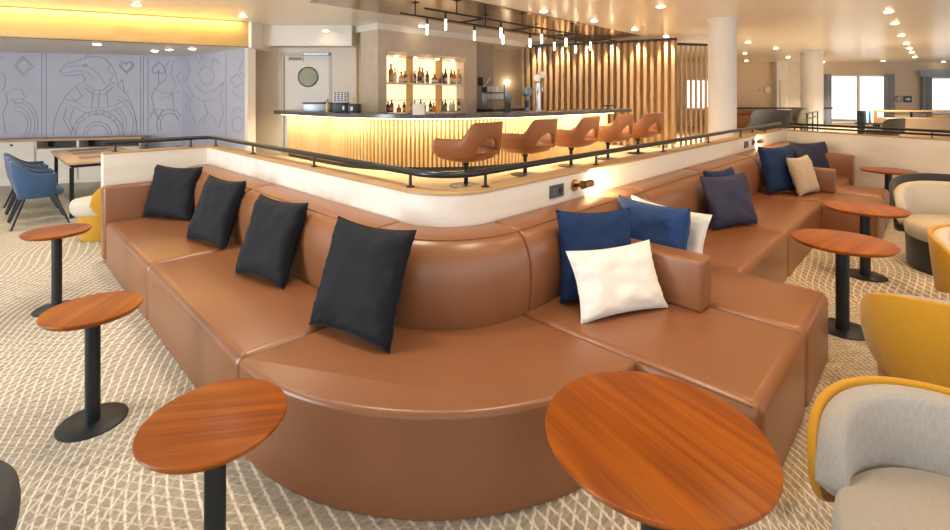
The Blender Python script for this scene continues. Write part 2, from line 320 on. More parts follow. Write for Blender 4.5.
# path round a convex rounded corner: straight along +Y, arc, straight along +X
def station(C, r, kind, t):
    if kind == 'L': return (C[0] - r, t)
    if kind == 'R': return (t, C[1] - r)
    a = math.radians(180 + 90 * t)
    return (C[0] + r * math.cos(a), C[1] + r * math.sin(a))
def run(C, y_far, x_far, n=14, y_cut=None, x_cut=None):
    out = []
    if y_far is not None: out.append(('L', y_far))
    if y_far is not None and x_far is not None or y_far is None and x_far is None:
        pass
    out += [('A', i / n) for i in range(n + 1)]
    if x_far is not None: out.append(('R', x_far))
    return out
def sweep(mb, C, stations, prof, bev=0., seg=3, ang=50):
    loops = [[station(C, r, k, t) + (z,) for r, z in prof] for k, t in stations]
    vs, fs = mb.loft(loops)
    mb._bev(vs, fs, bev, seg, ang)
    return mb
MURAL_A=[[(0.65,2.48),(0.65,0.81)],[(0.72,2.48),(0.72,0.82)],[(2.31,2.46),(2.31,0.88)],[(2.36,2.46),(2.36,0.88)],[(2.44,2.45),(2.44,0.88)],[(0.36,2.41),(0.52,2.21),(0.36,2.03),(0.21,2.22),(0.36,2.41)],[(0.36,2.37),(0.48,2.21),(0.36,2.08),(0.25,2.22),(0.36,2.37)],[(2.06,2.28),(2.06,2.29),(2.08,2.32),(2.11,2.34),(2.14,2.34),(2.17,2.32),(2.19,2.27),(2.17,2.23),(2.14,2.19),(2.11,2.15),(2.08,2.12),(2.06,2.09),(2.06,2.08),(2.06,2.09),(2.05,2.12),(2.02,2.15),(1.98,2.18),(1.95,2.23),(1.94,2.27),(1.95,2.31),(1.98,2.34),(2.02,2.34),(2.05,2.32),(2.06,2.29),(2.06,2.28)],[(2.06,2.27),(2.06,2.28),(2.07,2.3),(2.09,2.32),(2.12,2.32),(2.15,2.3),(2.16,2.27),(2.15,2.23),(2.12,2.2),(2.09,2.17),(2.07,2.15),(2.06,2.13),(2.06,2.12),(2.06,2.13),(2.05,2.14),(2.03,2.17),(2,2.2),(1.98,2.23),(1.97,2.26),(1.98,2.29),(2,2.31),(2.03,2.31),(2.05,2.3),(2.06,2.28),(2.06,2.27)],[(2.63,2.17),(2.63,2.16),(2.65,2.13),(2.68,2.11),(2.71,2.11),(2.74,2.14),(2.76,2.18),(2.74,2.22),(2.71,2.26),(2.68,2.3),(2.65,2.33),(2.63,2.35),(2.63,2.36),(2.63,2.35),(2.62,2.33),(2.59,2.29),(2.55,2.26),(2.52,2.22),(2.51,2.17),(2.52,2.13),(2.55,2.11),(2.59,2.11),(2.62,2.13),(2.63,2.16),(2.63,2.17),(2.63,2.09),(2.63,1.87)],[(0.94,2.14),(1.05,2.28),(1.24,2.34),(1.4,2.41),(1.57,2.44),(1.71,2.38),(1.82,2.23),(1.88,2.08)],[(0.94,2.14),(1,2.05),(1.15,2.04),(1.31,2.08),(1.36,1.95)],[(1.07,2.22),(1.26,2.25),(1.45,2.21),(1.59,2.08),(1.7,1.86)],[(1.02,2.09),(1.21,2.14),(1.4,2.11),(1.51,1.98)],[(1.39,2.25),(1.38,2.23),(1.35,2.22),(1.33,2.22),(1.32,2.24),(1.33,2.26),(1.35,2.27),(1.38,2.27),(1.39,2.25)],[(1.57,2.44),(1.6,2.53),(1.67,2.52),(1.7,2.39)],[(1.35,2.39),(1.38,2.47),(1.44,2.47),(1.46,2.42)],[(1.7,2.35),(1.79,2.29),(1.74,2.16),(1.84,2.08),(1.77,1.95)],[(1.36,1.95),(1.2,1.83),(1.05,1.66),(0.93,1.41),(0.85,1.14),(0.83,0.86)],[(1.77,1.95),(1.95,1.81),(2.1,1.61),(2.19,1.35),(2.23,1.06),(2.25,0.86)],[(1.36,1.89),(1.5,1.76),(1.65,1.76),(1.79,1.89)],[(1.33,1.82),(1.5,1.66),(1.68,1.67),(1.84,1.83)],[(1.12,1.61),(1.35,1.41),(1.57,1.38),(1.83,1.44),(2.09,1.58)],[(1.1,1.46),(1.35,1.31),(1.64,1.29),(2.03,1.42)],[(1.88,2.08),(1.92,1.87),(1.99,1.98),(2.03,1.69),(2.1,1.75)],[(1.6,1.76),(1.58,1.41)],[(1.5,1.76),(1.46,1.4)],[(1.72,1.76),(1.74,1.4)],[(1.2,1.83),(1.31,1.64),(1.18,1.52),(1.04,1.58)],[(1.05,1.41),(1,1.19),(1.12,0.91)],[(1.16,1.38),(1.1,1.13),(1.2,0.88)],[(1.39,0.86),(1.39,0.9),(1.4,0.95),(1.43,0.98),(1.45,1.02),(1.49,1.04),(1.53,1.05),(1.57,1.06),(1.61,1.05),(1.65,1.04),(1.68,1.01),(1.71,0.98),(1.73,0.94),(1.74,0.89),(1.75,0.85)],[(1.33,0.86),(1.34,0.92),(1.35,0.97),(1.38,1.02),(1.42,1.07),(1.46,1.1),(1.51,1.12),(1.57,1.12),(1.62,1.11),(1.67,1.09),(1.72,1.06),(1.75,1.02),(1.78,0.97),(1.8,0.91),(1.81,0.85)],[(1.2,0.86),(1.21,0.95),(1.23,1.04),(1.28,1.12),(1.34,1.18),(1.41,1.23),(1.48,1.26),(1.57,1.27),(1.65,1.26),(1.73,1.23),(1.8,1.18),(1.86,1.11),(1.91,1.03),(1.93,0.94),(1.94,0.84)],[(1.13,0.86),(1.14,0.97),(1.18,1.07),(1.23,1.17),(1.3,1.24),(1.38,1.3),(1.47,1.34),(1.57,1.35),(1.67,1.34),(1.76,1.3),(1.84,1.24),(1.91,1.16),(1.97,1.06),(2,0.95),(2.01,0.84)],[(1.84,1.36),(1.88,1.34),(1.91,1.31),(1.94,1.27),(1.96,1.23),(1.98,1.19),(2,1.14),(2,1.09),(2,1.04),(2,0.99),(1.98,0.94),(1.97,0.89),(1.94,0.85),(1.91,0.82),(1.88,0.79)],[(1.86,1.43),(1.91,1.4),(1.95,1.37),(1.98,1.32),(2.01,1.27),(2.04,1.22),(2.05,1.16),(2.06,1.09),(2.06,1.03),(2.05,0.97),(2.04,0.91),(2.02,0.85),(1.99,0.8),(1.95,0.76),(1.91,0.72)],[(1.9,1.57),(1.96,1.54),(2.02,1.49),(2.07,1.43),(2.11,1.36),(2.14,1.28),(2.17,1.19),(2.18,1.11),(2.18,1.02),(2.17,0.93),(2.15,0.85),(2.12,0.77),(2.07,0.7),(2.02,0.64),(1.97,0.59)],[(1.92,1.64),(1.99,1.6),(2.06,1.55),(2.11,1.48),(2.16,1.4),(2.2,1.31),(2.22,1.21),(2.24,1.11),(2.24,1.01),(2.23,0.91),(2.2,0.82),(2.17,0.73),(2.12,0.65),(2.06,0.58),(2,0.52)],[(1.21,0.98),(1.15,1.01)],[(1.26,1.09),(1.21,1.14)],[(1.34,1.18),(1.3,1.24)],[(1.43,1.25),(1.41,1.31)],[(1.54,1.27),(1.54,1.35)],[(1.65,1.26),(1.67,1.33)],[(1.76,1.21),(1.79,1.28)],[(1.84,1.13),(1.89,1.18)],[(1.91,1.03),(1.97,1.06)],[(0.22,1.35),(0.26,1.35),(0.29,1.35),(0.32,1.33),(0.35,1.3),(0.38,1.27),(0.4,1.23),(0.42,1.18),(0.43,1.13),(0.43,1.07),(0.42,1.02),(0.41,0.97),(0.39,0.93),(0.37,0.89),(0.34,0.86)],[(0.21,1.43),(0.26,1.43),(0.3,1.42),(0.35,1.4),(0.39,1.37),(0.42,1.32),(0.45,1.27),(0.47,1.2),(0.48,1.14),(0.48,1.07),(0.47,1),(0.46,0.94),(0.43,0.88),(0.4,0.83),(0.37,0.79)],[(0.2,1.52),(0.26,1.52),(0.32,1.51),(0.37,1.48),(0.42,1.44),(0.47,1.38),(0.5,1.31),(0.53,1.24),(0.54,1.15),(0.54,1.06),(0.54,0.98),(0.52,0.9),(0.48,0.82),(0.44,0.76),(0.4,0.71)],[(0.19,1.58),(0.26,1.59),(0.33,1.58),(0.39,1.54),(0.45,1.49),(0.5,1.43),(0.54,1.35),(0.57,1.26),(0.59,1.16),(0.59,1.06),(0.58,0.96),(0.56,0.87),(0.52,0.78),(0.47,0.71),(0.42,0.66)],[(0.08,1.69),(0.19,1.77),(0.33,1.76),(0.38,1.64),(0.35,1.52),(0.26,1.48),(0.17,1.57)],[(-0,2.12),(0.08,2.01),(0.08,1.85),(0.03,1.74)],[(-0,2.36),(0.06,2.4)],[(0.08,1.69),(0.12,1.53),(0.04,1.31),(0.08,0.93)],[(2.83,2.37),(2.73,2.22),(2.78,2.02),(2.63,1.87),(2.5,1.64),(2.55,1.4),(2.48,1.17)],[(3.04,2.44),(2.89,2.35),(2.86,2.11),(2.95,1.87),(2.83,1.64),(2.68,1.58)],[(3.04,2.17),(2.96,2.05),(3.04,1.87)],[(2.53,1.81),(2.73,1.7),(2.94,1.7),(3.04,1.76)],[(2.48,1.29),(2.68,1.23),(2.83,1.28),(3.04,1.22)],[(2.68,0.93),(2.67,0.98),(2.66,1.03),(2.66,1.09),(2.67,1.14),(2.69,1.18),(2.71,1.22),(2.75,1.25),(2.78,1.27),(2.82,1.28),(2.86,1.28),(2.9,1.27),(2.93,1.24),(2.96,1.21),(2.99,1.16)],[(2.63,0.89),(2.61,0.96),(2.6,1.03),(2.6,1.1),(2.61,1.17),(2.64,1.23),(2.67,1.28),(2.71,1.32),(2.76,1.35),(2.81,1.36),(2.87,1.36),(2.92,1.34),(2.97,1.31),(3.01,1.26),(3.04,1.2)],[(2.55,1.37),(2.7,1.37),(2.63,1.14),(2.55,1.37)],[(2.88,1.7),(2.91,1.28),(3.04,1.04)]]
MURAL_B=[[(0.24,2.4),(0.41,2.16),(0.17,1.93)],[(0.78,2.09),(1.04,2.22),(1.35,2.18),(1.52,2.01),(1.31,1.85),(0.97,1.89),(0.78,2.09)],[(0.65,1.86),(1.04,1.69),(1.52,1.74),(1.87,1.9)],[(0.52,1.64),(1.1,1.53),(1.64,1.58)],[(1.04,1.52),(1.22,1.31),(0.97,1.08)],[(1.35,2.23),(1.52,2.36),(1.7,2.25)],[(0.84,2.28),(0.93,2.42),(1.1,2.33)],[(0.24,1.87),(0.52,1.69),(0.38,1.4),(0.65,1.07)],[(1.87,1.9),(1.76,1.64),(1.87,1.32),(1.7,1.05)],[(1.97,2.47),(1.97,0.9)],[(2.31,2.35),(2.62,2.26),(2.46,2.11),(2.64,1.98)],[(2.15,1.94),(2.41,2.04),(2.62,1.88),(2.36,1.79),(2.15,1.94)],[(2.2,1.74),(2.46,1.61),(2.64,1.63)],[(2.15,1.33),(2.41,1.43),(2.64,1.36)],[(2.62,1.14),(2.6,1.08),(2.54,1.03),(2.46,1),(2.37,1),(2.28,1.02),(2.22,1.06),(2.2,1.12),(2.22,1.18),(2.28,1.23),(2.37,1.26),(2.46,1.26),(2.54,1.23),(2.6,1.19),(2.62,1.14)],[(0.17,1.7),(0.41,1.58),(0.17,1.4)],[(0.84,1.07),(0.85,1.12),(0.88,1.16),(0.93,1.19),(0.99,1.23),(1.06,1.25),(1.14,1.27),(1.22,1.27),(1.3,1.27),(1.38,1.26),(1.45,1.24),(1.51,1.21),(1.55,1.18),(1.57,1.14),(1.58,1.1)]]
# ---------------------------------------------------------------- the room
ZC = 2.92; ZP = .55
C0 = (2.12, 2.30)
m = MB(); m.prism([(-9, -7), (30, -12), (30, 28), (-9, 28)], -.06, 0); struct('floor', m, CARPET)
RET_A = (9.98, 1.95); RET_B = (8.55, -2.2)
m = MB()
inner = [station(C0, .20, 'A', i / 8) for i in range(9)]
m.prism([(1.92, 6.0)] + inner + [(10.05, 2.10), (8.70, -2.0), (29, -9), (29, 27), (3.5, 27), (3.5, 9.2), (2.4, 9.0)], .002, ZP)
struct('floor_platform', m, CARPET_IN)
m = MB(); m.prism([(-9, -1.5), (4.0, -3.2), (30, -12), (30, 28), (-9, 28)], ZC, ZC + .05)
struct('ceiling', m, CEIL)
# white ceiling over the dining side, its own lower panel edge
m = MB(); m.box(3.1, 9.6, 4.5, 6.15, ZC - .012, ZC - .001); struct('ceiling_bar', m, BRONZE)

def wall(name, a, b, z0, z1, m_, t=.12):
    mb = MB(); mb.obox(a, b, t, z0, z1, side=t / 2); return struct(name, mb, m_)
ART_L0, ART_C, ART_R = S(-11.4, 8.41), S(-6.15, 10.03), S(-4.04, 8.39)
w_art = wall('wall_left', ART_L0, ART_C, 0, 2.49, MURAL)
w_art2 = wall('wall_left_return', ART_C, ART_R, 0, 2.49, MURAL)
MURAL_LINES = []
def plane_line(a, b, pts):
    d = Vector((b[0] - a[0], b[1] - a[1])).normalized()
    return d
def draw_lines(parent, org, to, polys, z_lo):
    d = Vector((to[0] - org[0], to[1] - org[1])).normalized(); n = Vector((d.y, -d.x))
    mb = MB()
    for pl in polys:
        pts = [(org[0] + d.x * s_ + n.x * .001, org[1] + d.y * s_ + n.y * .001, z) for s_, z in pl if z > z_lo and z < 2.485]
        if len(pts) > 1: mb.tube(pts, .0065, 4)
    o = mb.build('line_drawing', INK, parent); o['label'] = 'grey outline drawing on the lavender wall'
draw_lines(w_art, S(-9.07, 9.13), ART_C, MURAL_A, .6)
draw_lines(w_art2, ART_C, ART_R, MURAL_B, .6)
m = MB(); e1 = ART_R; e2 = S(-3.99, 8.35)
m.obox(ART_R, S(-3.96, 8.33), .14, 0, 2.49, side=.07); struct('trim_1', m, WHITE)
# oak soffit with a lit cove above it
m = MB(); m.prism([S(-9.5, 5.45), S(-3.91, 8.24), S(-3.91, 9.1), S(-6.2, 11.2), S(-12, 9.3)], 2.48, 2.495); struct('ceiling_soffit', m, CEILW)
m = MB(); m.prism([S(-9.5, 5.45), S(-3.91, 8.24), S(-3.93, 8.32), S(-9.55, 5.53)], 2.48, ZC - .002); struct('wall_soffit', m, GOLDW)
m = MB(); m.obox(S(-3.91, 8.24), S(-3.91, 9.1), .05, 2.47, ZC, side=-.03); struct('trim_2', m, WHITE)
# service door wall
m = MB()
dw0, dw1 = -3.63, -2.72
m.obox(S(-4.6, 9.0), S(dw0, 9.0), .12, 0, ZC, side=.06); m.obox(S(dw1, 9.0), S(-2.24, 9.0), .12, 0, ZC, side=.06); m.obox(S(dw0, 9.0), S(dw1, 9.0), .12, 2.45, ZC, side=.06)
struct('wall_service', m, CREAMW)
m = MB(); m.obox(S(-4.0, 8.98), S(-2.24, 8.98), .30, 2.55, ZC, side=-.15); struct('trim_3', m, WHITE)
door = MB(); door.obox(S(dw0 + .03, 9.03), S(dw1 - .03, 9.03), .05, ZP, 2.42, side=.025); door = struct('door_1', door, WHITE)
m = MB()
for a, b in ((dw0 - .02, dw0 + .03), (dw1 - .03, dw1 + .02)): m.obox(S(a, 8.99), S(b, 8.99), .06, ZP, 2.45, side=.03)
m.obox(S(dw0 - .02, 8.99), S(dw1 + .02, 8.99), .06, 2.40, 2.46, side=.03)
struct('door_frame', m, FRAMEG, door)
def disc_on(mb, c, z, r, n_out, th, seg=28, r2=None):
    """round plate on a vertical face: c plan centre, n_out plan outward normal"""
    nx, ny = n_out; tx, ty = -ny, nx
    prof = [(r, 0), (r, th), (r2 if r2 is not None else r * .9, th)]
    loops = []
    for rr, h in [(0.001, 0)] + prof + [(.001, th)]:
        loops.append([(c[0] + nx * h + tx * rr * math.cos(2 * PI * k / seg), c[1] + ny * h + ty * rr * math.cos(2 * PI * k / seg), z + rr * math.sin(2 * PI * k / seg)) for k in range(seg)])
    mb.loft(loops)
    return mb
nC = (-FW[0], -FW[1])
m = MB(); disc_on(m, S(-3.15, 9.025), 2.0, .175, nC, .012); g = struct('door_porthole', m, GLASSW, door); g['label'] = 'round olive tinted porthole pane'
m = MB()
pts = [(S(-3.15, 9.015)[0] + RT[0] * .18 * math.cos(t), S(-3.15, 9.015)[1] + RT[1] * .18 * math.cos(t), 2.0 + .18 * math.sin(t)) for t in [2 * PI * i / 32 for i in range(32)]]
m.tube(pts, .014, 6, True); struct('porthole_ring', m, STEEL, door)
m = MB(); m.obox(S(-3.53, 9.02), S(-3.24, 9.02), .012, 2.30, 2.385, side=0); pl = m.build('door_plaque', PLAQ)
tag(pl, 'small beige plaque with dark lettering above the round porthole of the service door', 'sign')
m = MB()
for i, (a, w) in enumerate([(-3.50, .05), (-3.44, .03), (-3.40, .06), (-3.33, .05)]):
    m.obox(S(a, 9.012), S(a + w, 9.012), .004, 2.325, 2.36, side=0)
m.build('lettering', SIGNG, pl)
m = MB(); m.obox(S(-3.2, 8.985), S(-2.74, 8.985), .05, 2.405, 2.445, side=-.02); tag(m.build('door_closer', STEEL), 'grey metal closer bar over the service door', 'door closer')

# bar back wall block with lit niche
bx0, bx1, by0, by1 = 4.78, 7.25, 7.0, 7.55
nx0, nx1, nz0, nz1 = 4.96, 6.88, 1.34, 2.36
m = MB()
m.box(bx0, nx0, by0, by1, ZP, ZC - .12); m.box(nx1, bx1, by0, by1, ZP, ZC - .12)
m.box(nx0, nx1, by0, by1, nz1 + .07, ZC - .12); m.box(nx0, nx1, by0, by1, ZP, nz0)
struct('wall_bar', m, STONEW)
m = MB(); m.box(bx0, 12, by0 + .02, 9.2, ZC - .12, ZC - .002); struct('ceiling_drop', m, CEILW)
m = MB(); m.box(nx0, nx1, by0 + .21, by0 + .25, nz0, nz1); struct('wall_niche', m, BACKLIT)
m = MB(); m.obox(S(-2.3, 9.25), S(-2.02, 9.25), .12, ZP, ZC, side=.06); struct('wall_pier', m, WHITE)
m = MB(); m.obox(S(-2.30, 9.12), S(-1.9, 10.4), .12, ZP, ZC, side=-.06); struct('wall_pier_side', m, CREAMW)
wall('wall_back', S(-2.4, 11.0), S(.42, 11.0), ZP, ZC, mat('greige_wall', (.52, .43, .35), .55, var=.04))
wall('wall_back_warm', S(.42, 11.9), S(1.3, 11.9), ZP, ZC, WARMW)
wall('wall_behind_slats', S(1.1, 12.3), S(4.6, 10.9), ZP, ZC, mat('ochre_wall', (.48, .27, .10), .6, var=.1))
# far lounge: beige wall, pilaster, window wall
wz0, wz1 = ZP + .3, 2.44
FD = 17.75
def wall_holes(name, a0, a1, D, holes, m_, z1=ZC):
    mb = MB(); x = a0
    for h0, h1, hz0, hz1 in holes:
        mb.obox(S(x, D), S(h0, D), .15, 0, z1, side=.075)
        mb.obox(S(h0, D), S(h1, D), .15, 0, hz0, side=.075); mb.obox(S(h0, D), S(h1, D), .15, hz1, z1, side=.075)
        x = h1
    mb.obox(S(x, D), S(a1, D), .15, 0, z1, side=.075)
    return struct(name, mb, m_)
wall_holes('wall_far', 4.2, 11.1, FD, [(7.75, 8.85, 1.15, 2.3)], WARMW)
wall_holes('wall_windows', 12.2, 26, FD, [(12.95, 15.55, ZP + .1, 2.44), (16.65, 21.0, 1.0, 2.36)], mat('tan_wall', (.56, .44, .32), .55, var=.03))
wall('wall_pilaster', S(11.05, FD - .25), S(11.45, FD - .25), 0, ZC, WHITE, .3)
wall('wall_recess', S(11.4, FD + .1), S(12.3, FD + .1), 0, ZC, CREAMW)
m = MB(); m.obox(S(11.16, FD - .27), S(11.36, FD - .27), .03, ZP, 2.2, side=0); struct('door_2', m, CREAMW)
for i, (a0, a1, z0, z1, mul) in enumerate([(12.95, 15.55, ZP + .1, 2.44, (14.22,)), (16.65, 21.0, 1.0, 2.36, (18.8,)), (7.75, 8.85, 1.15, 2.3, ())]):
    m = MB()
    for a in (a0, a1 - .06) + tuple(mul): m.obox(S(a, FD + .02), S(a + .06, FD + .02), .08, z0, z1, side=0)
    m.obox(S(a0, FD + .02), S(a1, FD + .02), .08, z0, z0 + .06, side=0); m.obox(S(a0, FD + .02), S(a1, FD + .02), .08, z1 - .06, z1, side=0)
    w = struct('window_%d' % (i + 1), m, WHITE)
for i, (a0, a1, z0, z1, lab) in enumerate([(12.75, 13.15, ZP, 2.46, 'grey blue curtain at the left side of the tall sliding window'), (15.08, 15.47, ZP, 2.46, 'grey blue curtain at the right side of the tall sliding window'), (16.5, 16.85, 1.0, 2.355, 'grey blue curtain at the left side of the wide window by the photo edge')]):
    pts = []; n = 24
    for k in range(n + 1):
        a = a0 + (a1 - a0) * k / n; pts.append(S(a, FD - .14 + .035 * math.sin(k * 1.9)))
    back = [S(a0 + (a1 - a0) * k / n, FD - .125 + .035 * math.sin(k * 1.9)) for k in range(n + 1)]
    m = MB(); m.prism(pts + back[::-1], z0, z1); tag(m.build('curtain', CURT), lab, 'curtain')
m = MB(); m.obox(S(16.4, FD - .12), S(22, FD - .12), .04, 2.36, 2.62, side=0); tag(m.build('pelmet', CURT), 'grey gathered pelmet over the wide window at the right edge', 'pelmet')
for nm, a, D, r in (('trim_column', 4.11, 7.95, .215), ('trim_column_far', 9.73, 13.8, .27)):
    m = MB(); c = S(a, D); m.lathe([(r, ZP), (r, ZC - .045)], (c[0], c[1], 0), 40); o = struct(nm, m, WHITE)
    m = MB(); m.lathe([(r + .012, ZC - .045), (r + .012, ZC)], (c[0], c[1], 0), 40); struct('collar', m, WHITE, o)

# ---------------------------------------------------------------- half wall, ledge, handrail
XE = 9.98
stat_w = [('L', 5.98)] + [('A', i / 14) for i in range(15)] + [('R', XE + .1)]
m = MB(); sweep(m, C0, stat_w, [(.20, .0), (.35, .0), (.35, 1.045), (.20, 1.045)]); struct('wall_partition', m, PALEOAK)
m = MB(); sweep(m, C0, stat_w, [(.195, 1.045), (.353, 1.045), (.353, 1.06), (.195, 1.06)]); struct('trim_ledge', m, LEDGE)
m = MB(); m.box(.835, 1.93, 5.98, 6.13, 0, 1.045); pw = struct('wall_partition_end', m, PALEOAK)
m = MB(); m.box(.832, 1.93, 5.975, 6.135, 1.045, 1.06); struct('trim_ledge_end', m, LEDGE)
m = MB(); m.obox(RET_A, RET_B, .15, 0, 1.015, side=.075); struct('wall_partition_right', m, PALEOAK_Y)
m = MB(); m.obox(RET_A, RET_B, .16, 1.015, 1.03, side=.075); struct('trim_ledge_right', m, LEDGE)

hr = thing('handrail', 'dark metal handrail running on short posts along the ledge of the half wall', 'handrail', (1.85, 2.2, 1.06))
def rel(pts, o=(1.85, 2.2, 1.06)): return [(p[0] - o[0], p[1] - o[1], p[2] - o[2]) for p in pts]
ZR = 1.155
rd = .27
pts = [(.85, 6.06, ZR), (1.72, 6.06, ZR), (1.81, 6.03, ZR), (1.85, 5.92, ZR), (1.85, 4.5, ZR), (1.85, 3.0, ZR)] + [station(C0, rd, 'A', i / 12) + (ZR,) for i in range(13)] + [(4, 2.03, ZR), (7, 2.03, ZR), (9.85, 2.03, ZR)]
m = MB(); m.tube(rel(pts), .0215, 12); m.build('rail', GUN, hr)
for x, y in [(.94, 6.06), (1.63, 6.06), (1.85, 5.93), (1.85, 4.85), (1.85, 3.6), (1.85, 2.36), (2.18, 2.03), (3.52, 2.03), (4.85, 2.03), (6.18, 2.03), (7.5, 2.03), (8.82, 2.03), (9.8, 2.03)]:
    m = MB(); o = (x - 1.85, y - 2.2, 0); m.lathe([(.026, 0), (.026, .008), (.010, .012), (.010, ZR - 1.06 - .015)], o, 12); m.build('post', GUN, hr)
dr = Vector((RET_B[0] - RET_A[0], RET_B[1] - RET_A[1])).normalized(); nr = Vector((-dr.y, dr.x))
hb = thing('handrail', 'dark double bar handrail on the half wall at the right end of the banquette', 'handrail', (RET_A[0], RET_A[1], 1.03))
def along(t, z, off=.085): return (dr.x * t + nr.x * off, dr.y * t + nr.y * off, z)
m = MB(); m.tube([along(.0, .11), along(4.2, .11)], .02, 10); m.build('rail', GUN, hb)
m = MB(); m.tube([along(.0, .055), along(4.2, .055)], .016, 10); m.build('rail', GUN, hb)
for t in (.25, 1.1, 1.95, 2.8, 3.65):
    m = MB(); m.tube([along(t, 0), along(t, .10)], .009, 8); m.build('post', GUN, hb)

# wall lamps and sockets on the partition
def wall_lamp(x, label):
    t = thing('wall_lamp', label, 'lamp', (x, 1.949, .965))
    m = MB(); disc_on(m, (0, 0), 0, .043, (0, -1), .014); m.build('backplate', BRASS, t)
    m = MB(); m.rod((0, -.01, 0), (0, -.075, .012), .012); m.build('arm', DARKMET, t)
    m = MB(); m.tube([(-.02, -.085, .014), (.0, -.085, .014), (.105, -.085, .014)], .031, 20); h = m.build('lamp_head', BRASS, t)
    m = MB(); m.tube([(.105, -.085, .014), (.109, -.085, .014)], .026, 20); m.build('bulb', LAMPE, h)
    return t
wall_lamp(3.06, 'bronze cylinder reading lamp on the pale half wall between socket and near navy cushions')
wall_lamp(7.78, 'bronze reading lamp on the far part of the half wall above the far navy cushion')
for x, lab in ((2.83, 'grey double socket plate beside the near reading lamp'), (7.45, 'grey double socket plate beside the far reading lamp')):
    t = thing('socket', lab, 'socket', (x, 1.949, .955))
    m = MB(); m.box(-.085, .085, -.010, 0, -.045, .045, .003, 1); m.build('plate', mat('socket_grey_%d' % int(x), (.075, .085, .105), .45), t)
    m = MB(); m.box(-.055, -.025, -.012, -.0095, -.02, .02); m.build('switch', STEEL, t)
    m = MB(); disc_on(m, (.04, -.010), 0, .024, (0, -1), .003); m.build('outlet', BLACK, t)

# ---------------------------------------------------------------- banquette
ST = .41
sofa = thing('banquette_sofa', 'long tan brown leather banquette wrapping round the corner of the half wall', 'sofa', (1.2, 1.6, 0))
SO = (1.2, 1.6, 0)
def shifted(mb, name, m_, parent=sofa):
    for v in mb.bm.verts: v.co -= Vector(SO)
    return mb.build(name, m_, parent)
G = .0025
def seat_box(x0, x1, y0, y1, pipe):
    m = MB(); m.box(x0 + G, x1 - G, y0 + G, y1 - G, .004, ST, .055, 5, .1); s_ = shifted(m, 'seat', LEATHER)
    if pipe:
        m = MB(); m.tube(pipe, .0035, 6); shifted(m, 'piping', PIPE, s_)
    return s_
XF = C0[0] - 1.30; YF = C0[1] - 1.30
seat_box(XF, 1.62, 4.10, 5.80, [(XF + .019, 4.14, ST - .013), (XF + .019, 5.75, ST - .013)])
seat_box(XF, 1.62, 2.33, 4.10, [(XF + .019, 2.38, ST - .013), (XF + .019, 4.06, ST - .013)])
m = MB()
pl = [(1.62, 2.33 - G), (XF, 2.33 - G)] + [station(C0, 1.30, 'A', i / 26) for i in range(27)]
pl[-1] = (2.10 - G, YF)
pl += [(2.10 - G, 1.80), (1.80, 1.90)]
m.prism(pl, .004, ST, .055, 5, 30, .1); sc = shifted(m, 'seat', LEATHER)
m = MB(); m.tube([station(C0, 1.281, 'A', .02 + .95 * i / 26) + (ST - .013,) for i in range(27)], .0035, 6); shifted(m, 'piping', PIPE, sc)
seat_box(2.10, 2.96, .49, 1.75, [(2.119, .53, ST - .013), (2.119, 1.0, ST - .013)])
seat_box(2.96, 3.68, .49, 1.75, None)
seat_box(3.68, 5.02, .97, 1.75, None); seat_box(5.02, 6.75, .97, 1.75, None)
seat_box(6.75, 7.62, .47, 1.75, None); seat_box(7.62, 8.34, .47, 1.75, None); seat_box(8.34, 9.45, .97, 1.75, None)
# back cushions
BP = [(.355, .36), (.63, .36), (.655, .46), (.665, .58), (.66, .68), (.64, .765), (.605, .825), (.555, .858), (.48, .868), (.355, .872)]
def back(stations):
    m = MB(); sweep(m, C0, stations, BP, .022, 3, 55); return shifted(m, 'backrest', LEATHER)
def seamline(b_, stations):
    m = MB(); m.tube([station(C0, .566, k, t) + (.8545,) for k, t in stations], .003, 5); shifted(m, 'piping', PIPE, b_)
def seg(kind, a, b, n=6): return [(kind, a + (b - a) * i / n) for i in range(n + 1)]
for sts in [seg('L', 5.90, 4.10 + G), seg('L', 4.10 - G, 2.33 + G), [('L', 2.33 - G)] + seg('A', 0, 1, 18) + [('R', 2.145 - G)], seg('R', 2.145 + G, 3.74 - G), seg('R', 3.74 + G, 5.1 - G), seg('R', 5.1 + G, 6.85 - G), seg('R', 6.85 + G, 8.34 - G), seg('R', 8.34 + G, 9.55)]:
    b_ = back(sts); seamline(b_, sts)
# arms and end pads
m = MB(); m.box(XF - .01, 1.75, 5.81, 5.975, .025, .74, .03, 4); shifted(m, 'end_panel', LEATHER)
m = MB(); m.box(2.79, 2.96, .95, 1.66, ST - .002, .70, .022, 4); shifted(m, 'arm', LEATHER)
m = MB(); m.box(7.45, 7.62, .95, 1.66, ST - .002, .70, .022, 4); shifted(m, 'arm', LEATHER)
m = MB(); m.prism([(9.09, .93), (9.28, .93), (9.62, 1.8), (9.43, 1.8)], .025, .74, .03, 4); shifted(m, 'end_panel', LEATHER)

